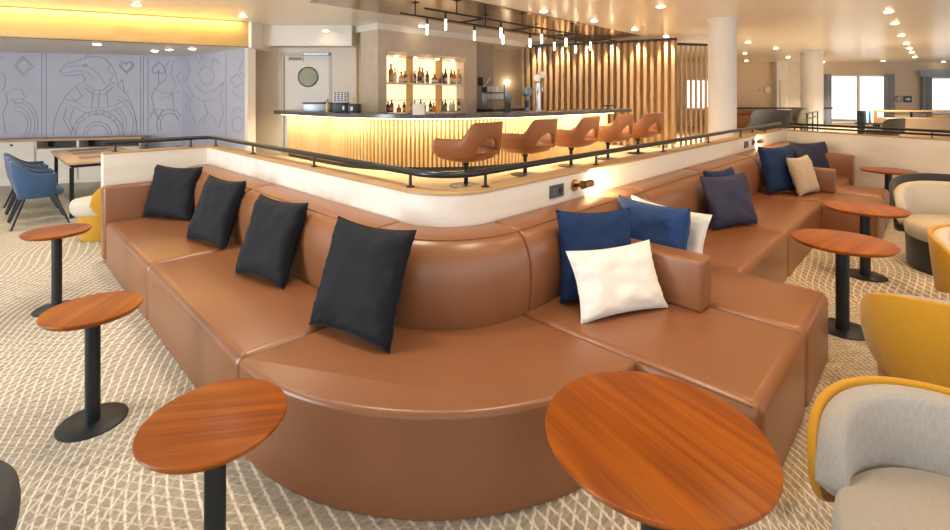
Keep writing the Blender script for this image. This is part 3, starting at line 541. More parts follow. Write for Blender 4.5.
# ---------------------------------------------------------------- cushions
def pillow_mesh(w, h, t, seed, pinch=.10, n=30):
    mb = MB(); rnd = random.Random(seed); ox, oy = rnd.random() * 20, rnd.random() * 20
    def pt(i, j, sd):
        u, v = -1 + 2 * i / n, -1 + 2 * j / n
        x = u * w / 2 * (1 - pinch * (1 - v * v) * abs(u)); y = v * h / 2 * (1 - pinch * (1 - u * u) * abs(v))
        e = max(0., (1 - u ** 4) * (1 - v ** 4))
        th = t / 2 * e ** .42
        ed = max(abs(u), abs(v))
        wr = 0.020 * noise.noise((u * 2.2 + ox, v * 2.2 + oy, sd * 3)) * e ** .5
        wr += .018 * (ed ** 3) * (e ** .3) * noise.noise((u * 9 + ox, v * 9 + oy, sd * 7.))
        # soft creases radiating from corners
        for cx_, cy_ in ((1, 1), (-1, 1), (1, -1), (-1, -1)):
            d = math.hypot(u - cx_, v - cy_)
            a = math.atan2(v - cy_, u - cx_)
            wr += .011 * math.sin(a * 11 + ox + cx_) * math.exp(-d * 2.6) * e ** .35
        sag = -.010 * (1 - v) * e
        return (x, sd * (th + wr * (1 if e > 0 else 0)), y + h / 2 + sag * .4)
    vid = {}; V = []; F = []
    for sd in (-1, 1):
        for i in range(n + 1):
            for j in range(n + 1):
                edge = i in (0, n) or j in (0, n)
                key = (i, j, 0 if edge else sd)
                if key in vid: continue
                p = pt(i, j, sd)
                if edge: p = (p[0], 0, p[2])
                vid[key] = len(V); V.append(p)
    for sd in (-1, 1):
        for i in range(n):
            for j in range(n):
                q = []
                for a, b in ((i, j), (i + 1, j), (i + 1, j + 1), (i, j + 1)):
                    q.append(vid[(a, b, 0 if (a in (0, n) or b in (0, n)) else sd)])
                F.append(q if sd < 0 else q[::-1])
    mb._take(V, F)
    rim = [V[vid[(i, 0, 0)]] for i in range(n + 1)] + [V[vid[(n, j, 0)]] for j in range(1, n + 1)] + [V[vid[(i, n, 0)]] for i in range(n - 1, -1, -1)] + [V[vid[(0, j, 0)]] for j in range(n - 1, 0, -1)]
    return mb, rim
CUSH = 0
def cushion(x, y, ang, w, h, t, lean, m_, label, roll=0., z=ST + .002, group=None):
    global CUSH; CUSH += 1
    mb, rim = pillow_mesh(w, h, t, CUSH)
    o = mb.build('cushion', m_, sharp=80)
    R = Matrix.Translation((x, y, z)) @ Matrix.Rotation(math.radians(ang), 4, 'Z') @ Matrix.Rotation(math.radians(-lean), 4, 'X') @ Matrix.Rotation(math.radians(roll), 4, 'Y')
    o.matrix_world = R
    tag(o, label, 'cushion', group)
    m = MB(); m.tube(rim, .0028, 5, True); s_ = m.build('seam', m_, o)
    return o
cushion(1.26, 5.50, -62, .60, .53, .15, 17, CHAR, 'black satin cushion in the far left corner of the banquette against the end panel')
cushion(1.27, 4.33, -78, .55, .55, .15, 20, CHAR, 'black satin cushion second from the far left end of the banquette')
cushion(1.265, 3.22, -79, .54, .54, .15, 20, CHAR, 'black satin cushion in the middle of the left seat just past the seat seam')
cushion(1.27, 2.13, -77, .56, .57, .15, 21, CHAR, 'large black satin cushion nearest the camera on the curved corner')
cushion(2.55, 1.455, -33, .49, .53, .15, 9, NAVY, 'navy velvet cushion standing behind the ivory cushion near the corner', roll=1)
cushion(2.48, 1.245, -27, .57, .375, .13, 24, IVORY, 'ivory velvet lumbar cushion leaning on a navy cushion near the corner', roll=-1)
cushion(3.17, 1.44, -112, .66, .46, .20, 8, BLUEV, 'bright blue velvet cushion leaning behind the near leather arm', roll=-3, z=ST + .03)
cushion(3.34, 1.44, -110, .75, .45, .12, 11, IVORY, 'pale ivory cushion tucked behind the bright blue cushion at the near arm')
cushion(4.88, 1.36, -22, .60, .49, .15, 17, PURP, 'midnight blue satin cushion in front of another on the middle seat')
cushion(5.22, 1.47, -14, .50, .50, .13, 20, NAVY, 'navy cushion half hidden behind the midnight blue cushion on the middle seat')
cushion(7.00, 1.40, -28, .55, .60, .16, 13, NAVY, 'tall navy velvet cushion beside the sand cushion under the far reading lamp')
cushion(7.16, 1.16, -12, .55, .48, .13, 17, SANDV, 'sand beige cushion in front of the tall navy cushion by the far arm')
cushion(9.05, 1.37, -30, .72, .52, .16, 18, PURP, 'midnight blue cushion in the far right corner of the banquette')

# ---------------------------------------------------------------- pedestal tables
def pedestal(name, x, y, r, h, rot, label, rb, pr=.032, group=None):
    t = thing(name, label, 'table', (x, y, 0), rot)
    m = MB(); m.lathe([(.001, h - .026), (r - .016, h - .026), (r - .003, h - .012), (r, h - .006), (r - .003, h - .001), (r - .008, h), (.001, h)], n=72); m.build('tabletop', TABLEW, t)
    m = MB(); m.lathe([(.001, .010), (pr, .010), (pr, h - .034)], n=28); m.build('pedestal', DARKMET, t)
    m = MB(); m.lathe([(.001, 0), (rb, 0), (rb, .006), (rb - .006, .010), (.001, .010)], n=48); m.build('base_plate', DARKMET, t)
    m = MB(); m.lathe([(.001, h - .036), (.10, h - .034), (.10, h - .0265), (.001, h - .0265)], n=28); m.build('mounting_plate', DARKMET, t)
    return t
pedestal('side_table', .391, 4.842, .212, .60, .9, 'small round wood side table farthest back, beside the end of the left seat', .145)
pedestal('side_table', .380, 3.03, .209, .57, .9, 'small round wood side table in the middle of the left row, whole base plate visible', .145)
pedestal('side_table', .519, 1.67, .217, .59, -.63, 'small round wood side table nearest the camera beside the curved corner', .145)
pedestal('cocktail_table', 1.425, .623, .33, .60, -1.88, 'large round glossy wood table in the foreground before the curved corner', .20, .04)
pedestal('cocktail_table', 4.18, .487, .302, .62, -.2, 'round wood table beside the protruding near seat, between it and the yellow chairs', .16, .04)
pedestal('cocktail_table', 5.57, .485, .31, .62, .3, 'round wood table second from the right end, before the middle seat', .16, .04)
pedestal('cocktail_table', 8.81, .515, .312, .60, .1, 'farthest round wood table beside the right half wall', .16, .04)
# ---------------------------------------------------------------- padded shells
def capsule_shell(mb, A, n, rx, ry, z0, z1, thick, flare=0., off=0., pw=2., zb=0., seg=14, yc=0.):
    """upright padded band around the back (-Y) from -A to A; z0/z1 functions of f=phi/A"""
    loops = []
    for i in range(n + 1):
        f = -1 + 2 * i / n; ph = A * f
        s_, c_ = math.sin(ph), -math.cos(ph)
        k = (abs(s_) ** pw + abs(c_) ** pw) ** (-1 / pw)
        nx, ny = s_, c_
        a, b = z0(f), z1(f); th = thick(f) if callable(thick) else thick
        r = min(th / 2, (b - a) / 2) * .98
        L_ = []
        for q in range(seg):
            t = 2 * PI * q / seg
            dx = math.cos(t); dz = math.sin(t)
            o = (th / 2 - r) * (1 if dx > 0 else -1) * (1 if abs(dx) > 1e-6 else 0) + r * dx
            zz = (a + b) / 2 + ((b - a) / 2 - r) * (1 if dz > 1e-6 else (-1 if dz < -1e-6 else 0)) + r * dz
            o += off + flare * (zz - zb)
            L_.append((rx * k * s_ + nx * o, yc + ry * k * c_ + ny * o, zz))
        loops.append(L_)
    mb.loft(loops)
    return mb
def dome(f, p=2.6, q=2.2): return max(0., 1 - abs(f) ** p) ** (1 / q)

def lounge_chair(x, y, face, shell, inner, basem, label, ht=.70, sh=.42, r=.36, A=92, rise=.004, group='tub lounge chairs'):
    """face: compass angle (deg, plan) the sitter looks towards"""
    t = thing('lounge_chair', label, 'armchair', (x, y, 0), math.radians(face - 90), group)
    A = math.radians(A)
    z1 = lambda f: sh - .02 + (ht - sh + .02) * dome(f); z0 = lambda f: sh - .02 - (.20) * dome(f, 3., 2.)
    m = MB(); capsule_shell(m, A, 40, r, r * .94, z0, z1, .030, .10, .022, 2.4, sh, 16); m.build('back_shell', shell, t, sharp=70)
    z1b = lambda f: sh - .02 + (ht - rise - sh + .02) * dome(f); z0b = lambda f: sh - .03 - .10 * dome(f, 3., 2.)
    m = MB(); capsule_shell(m, A * 1.01, 40, r - .03, r * .94 - .03, z0b, z1b, .095, .10, .0, 2.4, sh, 16); m.build('back_pad', inner, t, sharp=70)
    m = MB()
    prof = [(.001, sh - .15), (.93, sh - .15), (.985, sh - .12), (1., sh - .07), (.985, sh - .025), (.93, sh), (.001, sh + .006)]
    loops = []
    for k, z in prof:
        loops.append([((r - .035) * k * math.cos(a) * 1.0, .06 + (r - .01) * k * math.sin(a) , z) for a in [2 * PI * q / 48 for q in range(48)]])
    m.loft(loops); m.build('seat', inner, t, sharp=70)
    m = MB(); m.lathe([(.001, 0), (r - .075, 0), (r - .06, .02), (r - .05, sh - .15), (.001, sh - .15)], (0, .03, 0), 40); m.build('base', basem, t)
    return t
def ang_of(a, b): return math.degrees(math.atan2(*(lambda v: (v[1], v[0]))((FW[0] * b + RT[0] * a, FW[1] * b + RT[1] * a))))
pA = S(1.44, 1.34)
lounge_chair(pA[0], pA[1], ang_of(-.62, -.75), YELLOW, GREYF, YELLOW, 'yellow tub chair with pale grey lining open toward the camera, nearest at right', .595, .355, .385, 86)
pB = S(2.47, 2.42)
lounge_chair(pB[0], pB[1], ang_of(.45, 1.), YELLOW, GREYF, YELLOW, 'yellow tub chair seen from behind, its plain rounded back toward the camera', .69, .42, .38)
pC = S(3.72, 3.30)
lounge_chair(pC[0], pC[1], ang_of(.1, -1.), YELLOW, CREAMF, YELLOW, 'yellow tub chair with cream seat cut by the right edge of the photo', .64, .40, .37)
pD = S(4.52, 4.45)
lounge_chair(pD[0], pD[1], ang_of(-.55, -.8), BLACKF, CREAMF, BLACKF, 'black tub chair with cream lining and cream seat near the right half wall', .84, .45, .44, 95, .07)
pE = S(-4.27, 5.62)
lounge_chair(pE[0], pE[1], ang_of(-1., -.35), YELLOW, CREAMF, YELLOW, 'yellow and cream tub chair half hidden behind the left end of the banquette', .74, .44, .34, 104)
pF = S(-1.66, 1.22)
lounge_chair(pF[0], pF[1], ang_of(-.2, 1.), DGREYF, DGREYF, TABLEW, 'dark grey chair just showing at the lower left corner of the photo', .66, .42, .36)

# ---------------------------------------------------------------- bar stools
def smooth(a, b, x): t = min(1, max(0, (x - a) / (b - a))); return t * t * (3 - 2 * t)
def bar_stool(x, y, rz, label):
    t = thing('bar_stool', label, 'bar stool', (x, y, ZP), rz, 'tan bar stools along the counter')
    sh = .40
    A = math.radians(128)
    def z1(f): return sh + .19 + .19 * (1 - smooth(.28, .48, abs(f))) - .07 * smooth(.84, 1, abs(f)) ** 2
    def z0(f):
        a = abs(f)
        arch = .22 * math.sqrt(max(0., 1 - (a / .28) ** 2)) if a < .28 else 0.
        return sh - .03 + arch + .05 * smooth(.84, 1., a) ** 2
    m = MB(); capsule_shell(m, A, 72, .335, .335, z0, z1, .065, .12, 0., 3.2, sh, 14); m.build('backrest', STOOL_L, t, sharp=70)
    m = MB(); loops = []
    for k, z in [(.02, sh - .10), (.55, sh - .095), (.85, sh - .06), (1.0, sh - .005), (1.03, sh + .03), (.98, sh + .045), (.02, sh + .045)]:
        L_ = []
        for q in range(44):
            a = 2 * PI * q / 44; s_, c_ = math.cos(a), math.sin(a); kk = (abs(s_) ** 2.9 + abs(c_) ** 2.9) ** (-1 / 2.9)
            L_.append((.345 * k * kk * s_, .345 * k * kk * c_, z))
        loops.append(L_)
    m.loft(loops); m.build('seat_pan', STOOL_L, t, sharp=60)
    m = MB(); m.box(-.27, .27, -.22, .31, sh - .01, sh + .055, .025, 4); m.build('seat_cushion', STOOL_L, t)
    m = MB(); m.lathe([(.001, .02), (.026, .02), (.026, sh - .16), (.04, sh - .15), (.04, sh - .12), (.09, sh - .10), (.09, sh - .085), (.001, sh - .085)], n=20); m.build('post', BLACK, t)
    m = MB(); m.lathe([(.001, 0), (.20, 0), (.20, .006), (.05, .022), (.001, .022)], n=36); m.build('base_plate', BLACK, t)
    return t
ORD = ['first', 'second', 'third', 'fourth', 'fifth', 'sixth', 'seventh', 'eighth', 'ninth']
st0 = bar_stool(4.07, 4.11, .10, 'tan leather bar stool at the left end of the row, by the rounded bar corner')
for i, lab in enumerate(['tan leather bar stool second from the left along the lit bar', 'tan leather bar stool in the middle of the row of five', 'tan leather bar stool fourth from the left along the lit bar', 'tan leather bar stool at the right end of the row, before the slat screen']):
    dup(st0, (4.07 + 1.15 * (i + 1), 4.11, ZP), (.06, .10, .03, -.12)[i], lab)

# ---------------------------------------------------------------- bar counter
CB = (6.0, 6.82); ZB = 1.385
bar = thing('bar_counter', 'long bar with dark stone top and glowing ribbed oak front', 'bar', (4.0, 4.8, ZP))
BO = Vector((4.0, 4.8, ZP))
def barpart(mb, name, m_):
    for v in mb.bm.verts: v.co -= BO
    return mb.build(name, m_, bar)
bst = [('L', 8.5)] + [('A', i / 32) for i in range(33)] + [('R', 9.05)]
m = MB(); sweep(m, CB, bst, [(1.82, ZB - .068), (2.385, ZB - .068), (2.4, ZB - .06), (2.4, ZB - .008), (2.385, ZB), (1.82, ZB)]); barpart(m, 'countertop', STONE)
bsf = [('L', 8.42)] + [('A', i / 32) for i in range(33)] + [('R', 8.50)]
m = MB(); sweep(m, CB, bsf, [(2.00, ZP + .001), (2.155, ZP + .001), (2.155, ZB - .069), (2.00, ZB - .069)]); barpart(m, 'front_panel', RIBG)
m = MB()
def rib(k, t):
    c = station(CB, 2.157, k, t); n_ = {'L': (-1, 0), 'R': (0, -1)}.get(k) or (math.cos(math.radians(180 + 90 * t)), math.sin(math.radians(180 + 90 * t)))
    tx, ty = -n_[1], n_[0]; w, d = .021, .034
    pl = [(c[0] + tx * w * math.cos(a) + n_[0] * d * math.sin(a), c[1] + ty * w * math.cos(a) + n_[1] * d * math.sin(a)) for a in [PI * q / 5 for q in range(6)]]
    m.prism(pl, ZP + .06, ZB - .085)
y = 8.40
while y > CB[1] + .02: rib('L', y); y -= .062
for i in range(54): rib('A', (i + .5) / 54)
x = CB[0] + .024
while x < 8.48: rib('R', x); x += .062
barpart(m, 'ribbed_cladding', RIBW)
m = MB(); sweep(m, CB, bsf, [(2.24, ZB - .078), (2.30, ZB - .078), (2.30, ZB - .0685), (2.24, ZB - .0685)]); barpart(m, 'light_strip', STRIPE)
m = MB(); sweep(m, CB, bsf, [(2.00, ZP), (2.165, ZP), (2.165, ZP + .06), (2.00, ZP + .06)]); barpart(m, 'kickboard', DARKMET)

# things on the counter
def boxy(name, label, cat, x, y, rz, parts, group=None):
    t = thing(name, label, cat, (x, y, ZB), rz, group)
    for nm, args, m_ in parts:
        mb = MB()
        for a in args: mb.box(*a)
        mb.build(nm, m_, t)
    return t
r45 = YAW - PI / 2
boxy('drinks_tray', 'dark rectangular box tray on the left part of the bar counter', 'tray', 3.86, 7.35, r45, [('box', [(-.22, .22, -.12, .12, 0, .13, .008)], STEEL), ('rim', [(-.235, .235, -.135, .135, .13, .145, .004)], BLACK), ('napkin', [(-.16, .12, -.08, .08, .145, .165, .008)], IVORY)])
cad = boxy('bar_caddy', 'black bar caddy with blue and white patterned card stack on the counter', 'caddy', 3.88, 6.5, r45, [('box', [(-.20, .02, -.09, .09, 0, .15, .006), (.03, .20, -.09, .09, 0, .13, .006)], DARKMET), ('label', [(-.05, -.02, -.094, -.09, .04, .10), (.07, .11, -.094, -.09, .03, .09)], WHITE)])
m = MB()
for i in range(4):
    for j in range(5): m.box(-.19 + i * .052, -.155 + i * .052, -.044, -.040, .17 + j * .03, .188 + j * .03)
cs = MB(); cs.box(-.20, .01, -.04, .06, .15, .32, .004); cso = cs.build('card_stack', WHITE, cad); m.build('pattern', BLUEV, cso)
m = MB(); m.box(.06, .16, -.03, .03, .13, .20, .01); m.build('napkins', mat('straw_paper', (.60, .48, .28), .8), cad)
def bottle(x, y, z, h, r, col, label, shape=0, group=None, lab=True, cap=BLACK):
    t = thing('bottle', label, 'bottle', (x, y, z), 0, group)
    if shape == 0: pr = [(.001, 0), (r, 0), (r, h * .58), (r * .9, h * .65), (r * .36, h * .76), (r * .34, h * .93), (.001, h * .93)]
    elif shape == 1: pr = [(.001, 0), (r * 1.15, 0), (r * 1.2, h * .42), (r * .9, h * .56), (r * .34, h * .66), (r * .34, h * .9), (.001, h * .9)]
    else: pr = [(.001, 0), (r * .85, 0), (r, h * .5), (r * .95, h * .66), (r * .4, h * .78), (r * .36, h * .92), (.001, h * .92)]
    m = MB(); m.lathe(pr, n=14); m.build('body', col, t)
    m = MB(); m.lathe([(.001, h * .9), (r * .42, h * .9), (r * .42, h), (.001, h)], n=10); m.build('cap', cap, t)
    if lab:
        m = MB(); m.lathe([(r * 1.02 * (1.15 if shape == 1 else 1), h * .14), (r * 1.03 * (1.2 if shape == 1 else 1), h * .40)], n=14); m.build('label', LABELM[lab], t)
    return t
B_AMB = mat('amber_glass', (.62, .20, .02), .12, trans=.25, spec=.7, var=.1)
B_ORG = mat('orange_glass', (.80, .30, .04), .12, trans=.25, spec=.7, var=.1)
B_CLR = mat('clear_glass', (.62, .60, .52), .08, trans=.5, spec=.7, var=.1)
B_GRN = mat('green_glass', (.10, .16, .035), .12, trans=.2, spec=.7, var=.1)
B_DRK = mat('dark_glass', (.045, .025, .014), .12, spec=.7, var=.1)
B_RED = mat('red_glass', (.34, .045, .018), .12, trans=.2, spec=.7, var=.1)
B_GRY = mat('smoke_glass', (.24, .25, .25), .12, trans=.3, spec=.7, var=.1)
LABELM = {1: WHITE, 2: mat('label_buff', (.70, .52, .30), .6), 3: mat('label_dark', (.06, .04, .04), .6), 4: mat('label_red', (.40, .05, .03), .6)}
bottle(3.80, 6.95, ZB, .20, .032, mat('yellow_green_glass', (.55, .52, .12), .2), 'small yellow green bottle between tray and caddy on the bar counter', 2, None, False)
boxy('tablet_stand', 'small white tablet block on the bar counter before the left niche bay', 'tablet', 4.02, 4.95, r45, [('screen', [(-.08, .08, -.015, .015, 0, .15, .008)], WHITE), ('foot', [(-.05, .05, -.04, .04, 0, .008)], WHITE)])
UP = [(5.14, .33, .042, B_AMB, 0, 2, 'tall amber bottle'), (5.25, .26, .03, B_CLR, 0, 1, 'slim clear bottle'), (5.37, .20, .045, B_ORG, 1, 1, 'squat orange bottle with white label'), (5.48, .22, .040, B_RED, 0, 1, 'red brown bottle'),
      (5.62, .27, .040, B_CLR, 2, 1, 'clear bottle with dark cap'), (5.71, .23, .032, B_DRK, 0, 2, 'slim dark bottle'), (5.80, .31, .045, B_AMB, 0, 3, 'broad amber bottle'), (5.895, .29, .040, B_GRY, 0, 1, 'smoky grey bottle'), (5.99, .24, .038, B_GRN, 2, 4, 'green bottle with dark cap'), (6.20, .19, .055, B_RED, 1, 1, 'squat red bottle with white label'),
      (6.38, .22, .036, B_DRK, 2, 4, 'dark brown bottle'), (6.49, .30, .042, B_DRK, 0, 1, 'tall dark bottle with white label'), (6.62, .31, .038, B_RED, 0, 2, 'tall red bottle'), (6.735, .27, .042, B_AMB, 2, 1, 'amber bottle with pale label'), (6.83, .30, .038, B_ORG, 0, 2, 'tall orange bottle')]
SHELF_Z = 1.885
pos = ['in the left bay of the upper shelf', 'in the middle bay of the upper shelf', 'in the right bay of the upper shelf']
for i, (x, h, r, c, s_, lb, nm) in enumerate(UP):
    bay = 0 if x < 5.55 else (1 if x < 6.3 else 2)
    bottle(x - .02, 7.09 + .03 * (i % 2), SHELF_Z, h, r, c, nm + ' ' + pos[bay] + '', s_, 'bottles on the upper shelf', lb, BLACK if i % 3 else BRASS)
LOW = [(5.06, .20, .035, B_DRK, 0, 4, 'dark bottle'), (5.17, .23, .035, B_RED, 0, 2, 'red bottle'), (5.30, .14, .04, B_AMB, 1, 0, 'squat amber bottle'), (5.45, .19, .034, B_RED, 2, 1, 'red bottle with white label'),
       (5.60, .25, .035, B_DRK, 0, 1, 'tall dark bottle'), (5.70, .21, .04, B_GRN, 1, 0, 'squat green bottle'), (5.81, .24, .036, B_GRN, 0, 2, 'tall green bottle'), (5.93, .18, .036, B_GRY, 2, 0, 'smoky bottle'), (6.05, .20, .034, B_DRK, 2, 1, 'dark bottle with white label'), (6.17, .16, .040, B_ORG, 1, 0, 'squat orange bottle'),
       (6.37, .20, .038, B_GRN, 1, 0, 'broad green bottle'), (6.48, .22, .035, B_GRN, 0, 2, 'green bottle with buff label'), (6.59, .17, .038, B_CLR, 2, 0, 'clear bottle'), (6.70, .20, .035, B_CLR, 0, 2, 'slim clear bottle'), (6.81, .25, .032, B_DRK, 0, 1, 'tall dark bottle')]
for i, (x, h, r, c, s_, lb, nm) in enumerate(LOW):
    bay = 0 if x < 5.55 else (1 if x < 6.3 else 2)
    bottle(x - .02, 7.07 + .04 * (i % 2), nz0 + .004, h, r, c, nm + ' ' + pos[bay].replace('upper shelf', 'lower row') + '', s_, 'bottles in the lower row', lb, BLACK)
sh_ = thing('bottle_rack', 'backlit bottle shelving with two dividers set in the stone wall behind the bar', 'shelving', (5.92, 7.25, nz0))
SOx = Vector((5.92, 7.25, nz0))
def rk(mb, nm, m_):
    for v in mb.bm.verts: v.co -= SOx
    return mb.build(nm, m_, sh_)
m = MB(); m.box(nx0, nx1, 7.01, 7.205, SHELF_Z - .035, SHELF_Z - .002); rk(m, 'shelf', BRONZE)
m = MB(); m.box(nx0, nx1, 7.02, 7.205, nz0 + .22, nz0 + .232); rk(m, 'shelf', mat('glass_shelf', (.62, .52, .36), .1, trans=.3))
for x in (5.56, 6.29):
    m = MB(); m.box(x - .012, x + .012, 7.03, 7.205, nz0, nz1); rk(m, 'divider', BRASS)
m = MB(); m.box(nx0 - .01, nx1 + .02, 6.985, 7.10, nz1, nz1 + .07); hd = rk(m, 'light_header', BRONZE)
for x in (5.2, 5.65, 6.2, 6.6):
    m = MB(); m.lathe([(.001, 0), (.035, 0), (.035, .006), (.001, .006)], (x - 5.92, 7.05 - 7.25, nz1 - .007 - nz0), 12); m.build('spot', LAMPE, hd)
m = MB(); m.box(nx1 - .03, nx1 - .002, 6.985, 7.205, nz0, nz1 - .002); rk(m, 'side_frame', JAMB)

# taps and bar tools
t = thing('beer_tap', 'chrome beer tap tower with two round topped handles on the bar counter', 'beer tap', (6.75, 5.02, ZB))
m = MB(); m.lathe([(.001, 0), (.075, 0), (.075, .012), (.042, .02), (.042, .34), (.055, .345), (.055, .47), (.001, .475)], n=24); m.build('tower', CHROME, t)
for sx, hh in ((-.16, .56), (.0, .62)):
    m = MB(); m.tube([(sx * .1, 0, .40), (sx * .7, -.05, .40), (sx, -.08, .40), (sx, -.09, .33)], .014, 10); m.build('spout', CHROME, t)
    m = MB(); m.lathe([(.001, 0), (.016, 0), (.022, .06), (.03, .09), (.001, .10)], (sx, -.07, .41), 14); hnd = m.build('handle', CHROME, t)
    m = MB(); disc_on(m, (sx, -.085), hh, .058, (-.7, -.7), .03); m.build('badge', WHITE, hnd)
t = thing('soda_gun_tower', 'grey dispenser tower on the bar counter left of the chrome taps', 'dispenser', (6.45, 5.02, ZB))
m = MB(); m.lathe([(.001, 0), (.07, 0), (.07, .01), (.032, .02), (.032, .26), (.001, .26)], n=18); m.build('column', STEEL, t)
m = MB(); m.box(-.10, .08, -.06, .06, .26, .40, .015); m.build('head', STEEL, t)
m = MB(); m.box(-.13, -.08, -.09, -.03, .06, .18, .01); m.build('tap', DARKMET, t)
t = thing('blender_jug', 'dark mixer beaker standing on the back of the bar before the warm wall', 'mixer', (5.92, 5.02, ZB))
m = MB(); m.lathe([(.001, 0), (.05, 0), (.055, .13), (.001, .13)], n=16); m.build('base', BLACK, t)
m = MB(); m.lathe([(.035, .13), (.06, .17), (.065, .30), (.03, .30), (.03, .30), (.001, .30)], n=16); m.build('jug', STEEL, t)
boxy('till_screen', 'small dark tilted screen at the far right end of the bar counter', 'screen', 8.72, 4.75, 0, [('screen', [(-.17, .17, -.02, .02, .05, .075, .004)], BLACK), ('stand', [(-.03, .03, -.03, .03, 0, .05)], STEEL)])
# back counter items, right of the niche
bc = boxy('back_counter', 'low dark back counter unit behind the bar, right of the bottle shelves', 'counter', 0, 0, 0, [])
bc.location = (7.9, 6.9, ZP)
m = MB(); m.box(-.6, .75, -.3, .3, 0, .82); m.build('body', DARKMET, bc)
m = MB(); m.box(-.62, .77, -.32, .32, .82, .86); m.build('worktop', STEEL, bc)
cr = thing('crockery_rack', 'dark rack of white boxes on the back counter under the black notice', 'rack', (7.75, 6.95, ZP + .86), r45)
m = MB()
for z in (.14, .30): m.box(-.18, .22, -.1, .1, z, z + .012)
for x in (-.18, .21): m.box(x, x + .012, -.1, .1, 0, .48)
m.build('frame', DARKMET, cr)
for z in (.152, .312):
    for k in range(4):
        m = MB(); m.box(-.16 + k * .092, -.08 + k * .092, -.08, .08, z, z + .12, .006); m.build('box', WHITE, cr)
t = thing('coffee_grinder', 'slim grey grinder with lever beside the bottle shelves', 'grinder', (7.38, 6.9, ZP + .86), r45)
m = MB(); m.box(-.05, .05, -.06, .06, 0, .30, .01); m.build('body', STEEL, t)
m = MB(); m.lathe([(.04, .30), (.06, .34), (.06, .42), (.001, .42)], n=14); m.build('hopper', BLACK, t)
m = MB(); m.rod((0, 0, .42), (.12, 0, .62), .010); m.build('lever', CHROME, t)
def plate_on(a, D, z0, z1, w, m_, label, cat='notice', nm='notice'):
    mb = MB(); mb.obox(S(a - w / 2, D), S(a + w / 2, D), .014, z0, z1, side=-.007); return tag(mb.build(nm, m_, None), label, cat)
plate_on(.125, 10.985, 1.88, 2.07, .12, BLACK, 'black notice plate on the greige wall right of the bottle shelves')
plate_on(-2.17, 9.235, 1.92, 2.03, .16, BLACK, 'black notice strip on the white pier left of the bottle shelves')
t = thing('globe_lamp', 'small white globe wall lamp on the warm wall beside the slat screen', 'lamp', S(.79, 11.88) + (1.98,))
m = MB(); m.lathe([(.065 * math.sin(PI * k / 12) + .0005, -.065 * math.cos(PI * k / 12)) for k in range(13)], (nC[0] * .09, nC[1] * .09, 0), 18); m.build('globe', LAMPW, t)
m = MB(); m.rod((0, 0, 0), (nC[0] * .06, nC[1] * .06, 0), .015); m.build('bracket', BRASS, t)

# ---------------------------------------------------------------- slat screens
def slat_screen(label, a, b, n, z1, wv, dv, name='slat_screen', mid=None):
    t = thing(name, label, 'screen', (a[0], a[1], ZP))
    d = Vector((b[0] - a[0], b[1] - a[1])); L_ = d.length; d.normalize()
    t.rotation_euler = (0, 0, math.atan2(d.y, d.x))
    for i in range(n):
        s_ = L_ * (i + .5) / n
        m = MB(); m.box(s_ - wv / 2, s_ + wv / 2, -dv / 2, dv / 2, 0, z1 - ZP); m.build('slat', SLATW, t)
    m = MB(); m.box(0, L_, -dv / 2 - .02, dv / 2 + .02, z1 - ZP, z1 - ZP + .05); m.build('top_track', BLACK, t)
    if mid:
        m = MB(); m.box(0, L_, dv / 2, dv / 2 + .03, mid - ZP, mid - ZP + .04); m.build('cross_rail', LEDGE, t)
    return t
slat_screen('tall oak slat screen standing behind the right half of the bar', S(1.1, 11.5), S(4.22, 10.0), 25, 2.80, .062, .12)
slat_screen('narrow oak slat screen beside the white column with bright window behind', S(4.32, 10.15), S(5.05, 10.35), 6, 2.72, .04, .035, mid=1.32)

# ---------------------------------------------------------------- pendant light frame over the bar
pf = thing('pendant_light', 'black pipe frame with small glowing tube pendants hung over the bar', 'light', (6.2, 4.8, ZC - .012))
def pr_(p): return (p[0] - 6.2, p[1] - 4.8, p[2] - ZC + .012)
ZPIPE = 2.73
def pipe(p, q): m = MB(); m.rod(pr_(p + (ZPIPE,)), pr_(q + (ZPIPE,)), .014, 8); m.build('pipe', BLACK, pf)
pipe((3.85, 5.12), (8.9, 5.12)); pipe((3.85, 4.62), (8.9, 4.62))
for x in (4.95, 6.1, 7.25, 8.4): pipe((x, 4.62), (x, 5.12))
for x, y in [(4.1, 5.12), (5.5, 5.12), (6.8, 5.12), (8.1, 5.12), (4.4, 4.62), (5.8, 4.62), (7.2, 4.62), (8.5, 4.62)]:
    m = MB(); m.lathe([(.001, ZPIPE - ZC), (.010, ZPIPE - ZC), (.010, -.012), (.06, -.012), (.06, -.0005), (.001, -.0005)], (x - 6.2, y - 4.8, .012), 14); m.build('rose', BLACK, pf)
for x, y in [(4.31, 5.12), (5.25, 5.12), (5.92, 5.12), (6.64, 5.12), (7.37, 5.12), (8.1, 5.12), (4.2, 4.62), (5.3, 4.62), (6.3, 4.62), (7.0, 4.62), (7.8, 4.62), (8.6, 4.62)]:
    m = MB(); m.lathe([(.001, -.10), (.017, -.10), (.017, 0), (.001, 0)], pr_((x, y, ZPIPE)), 12); h = m.build('pendant', BLACK, pf)
    m = MB(); m.lathe([(.001, -.24), (.014, -.24), (.014, -.10), (.001, -.10)], pr_((x, y, ZPIPE)), 12); m.build('glow_tube', LAMPE, h)

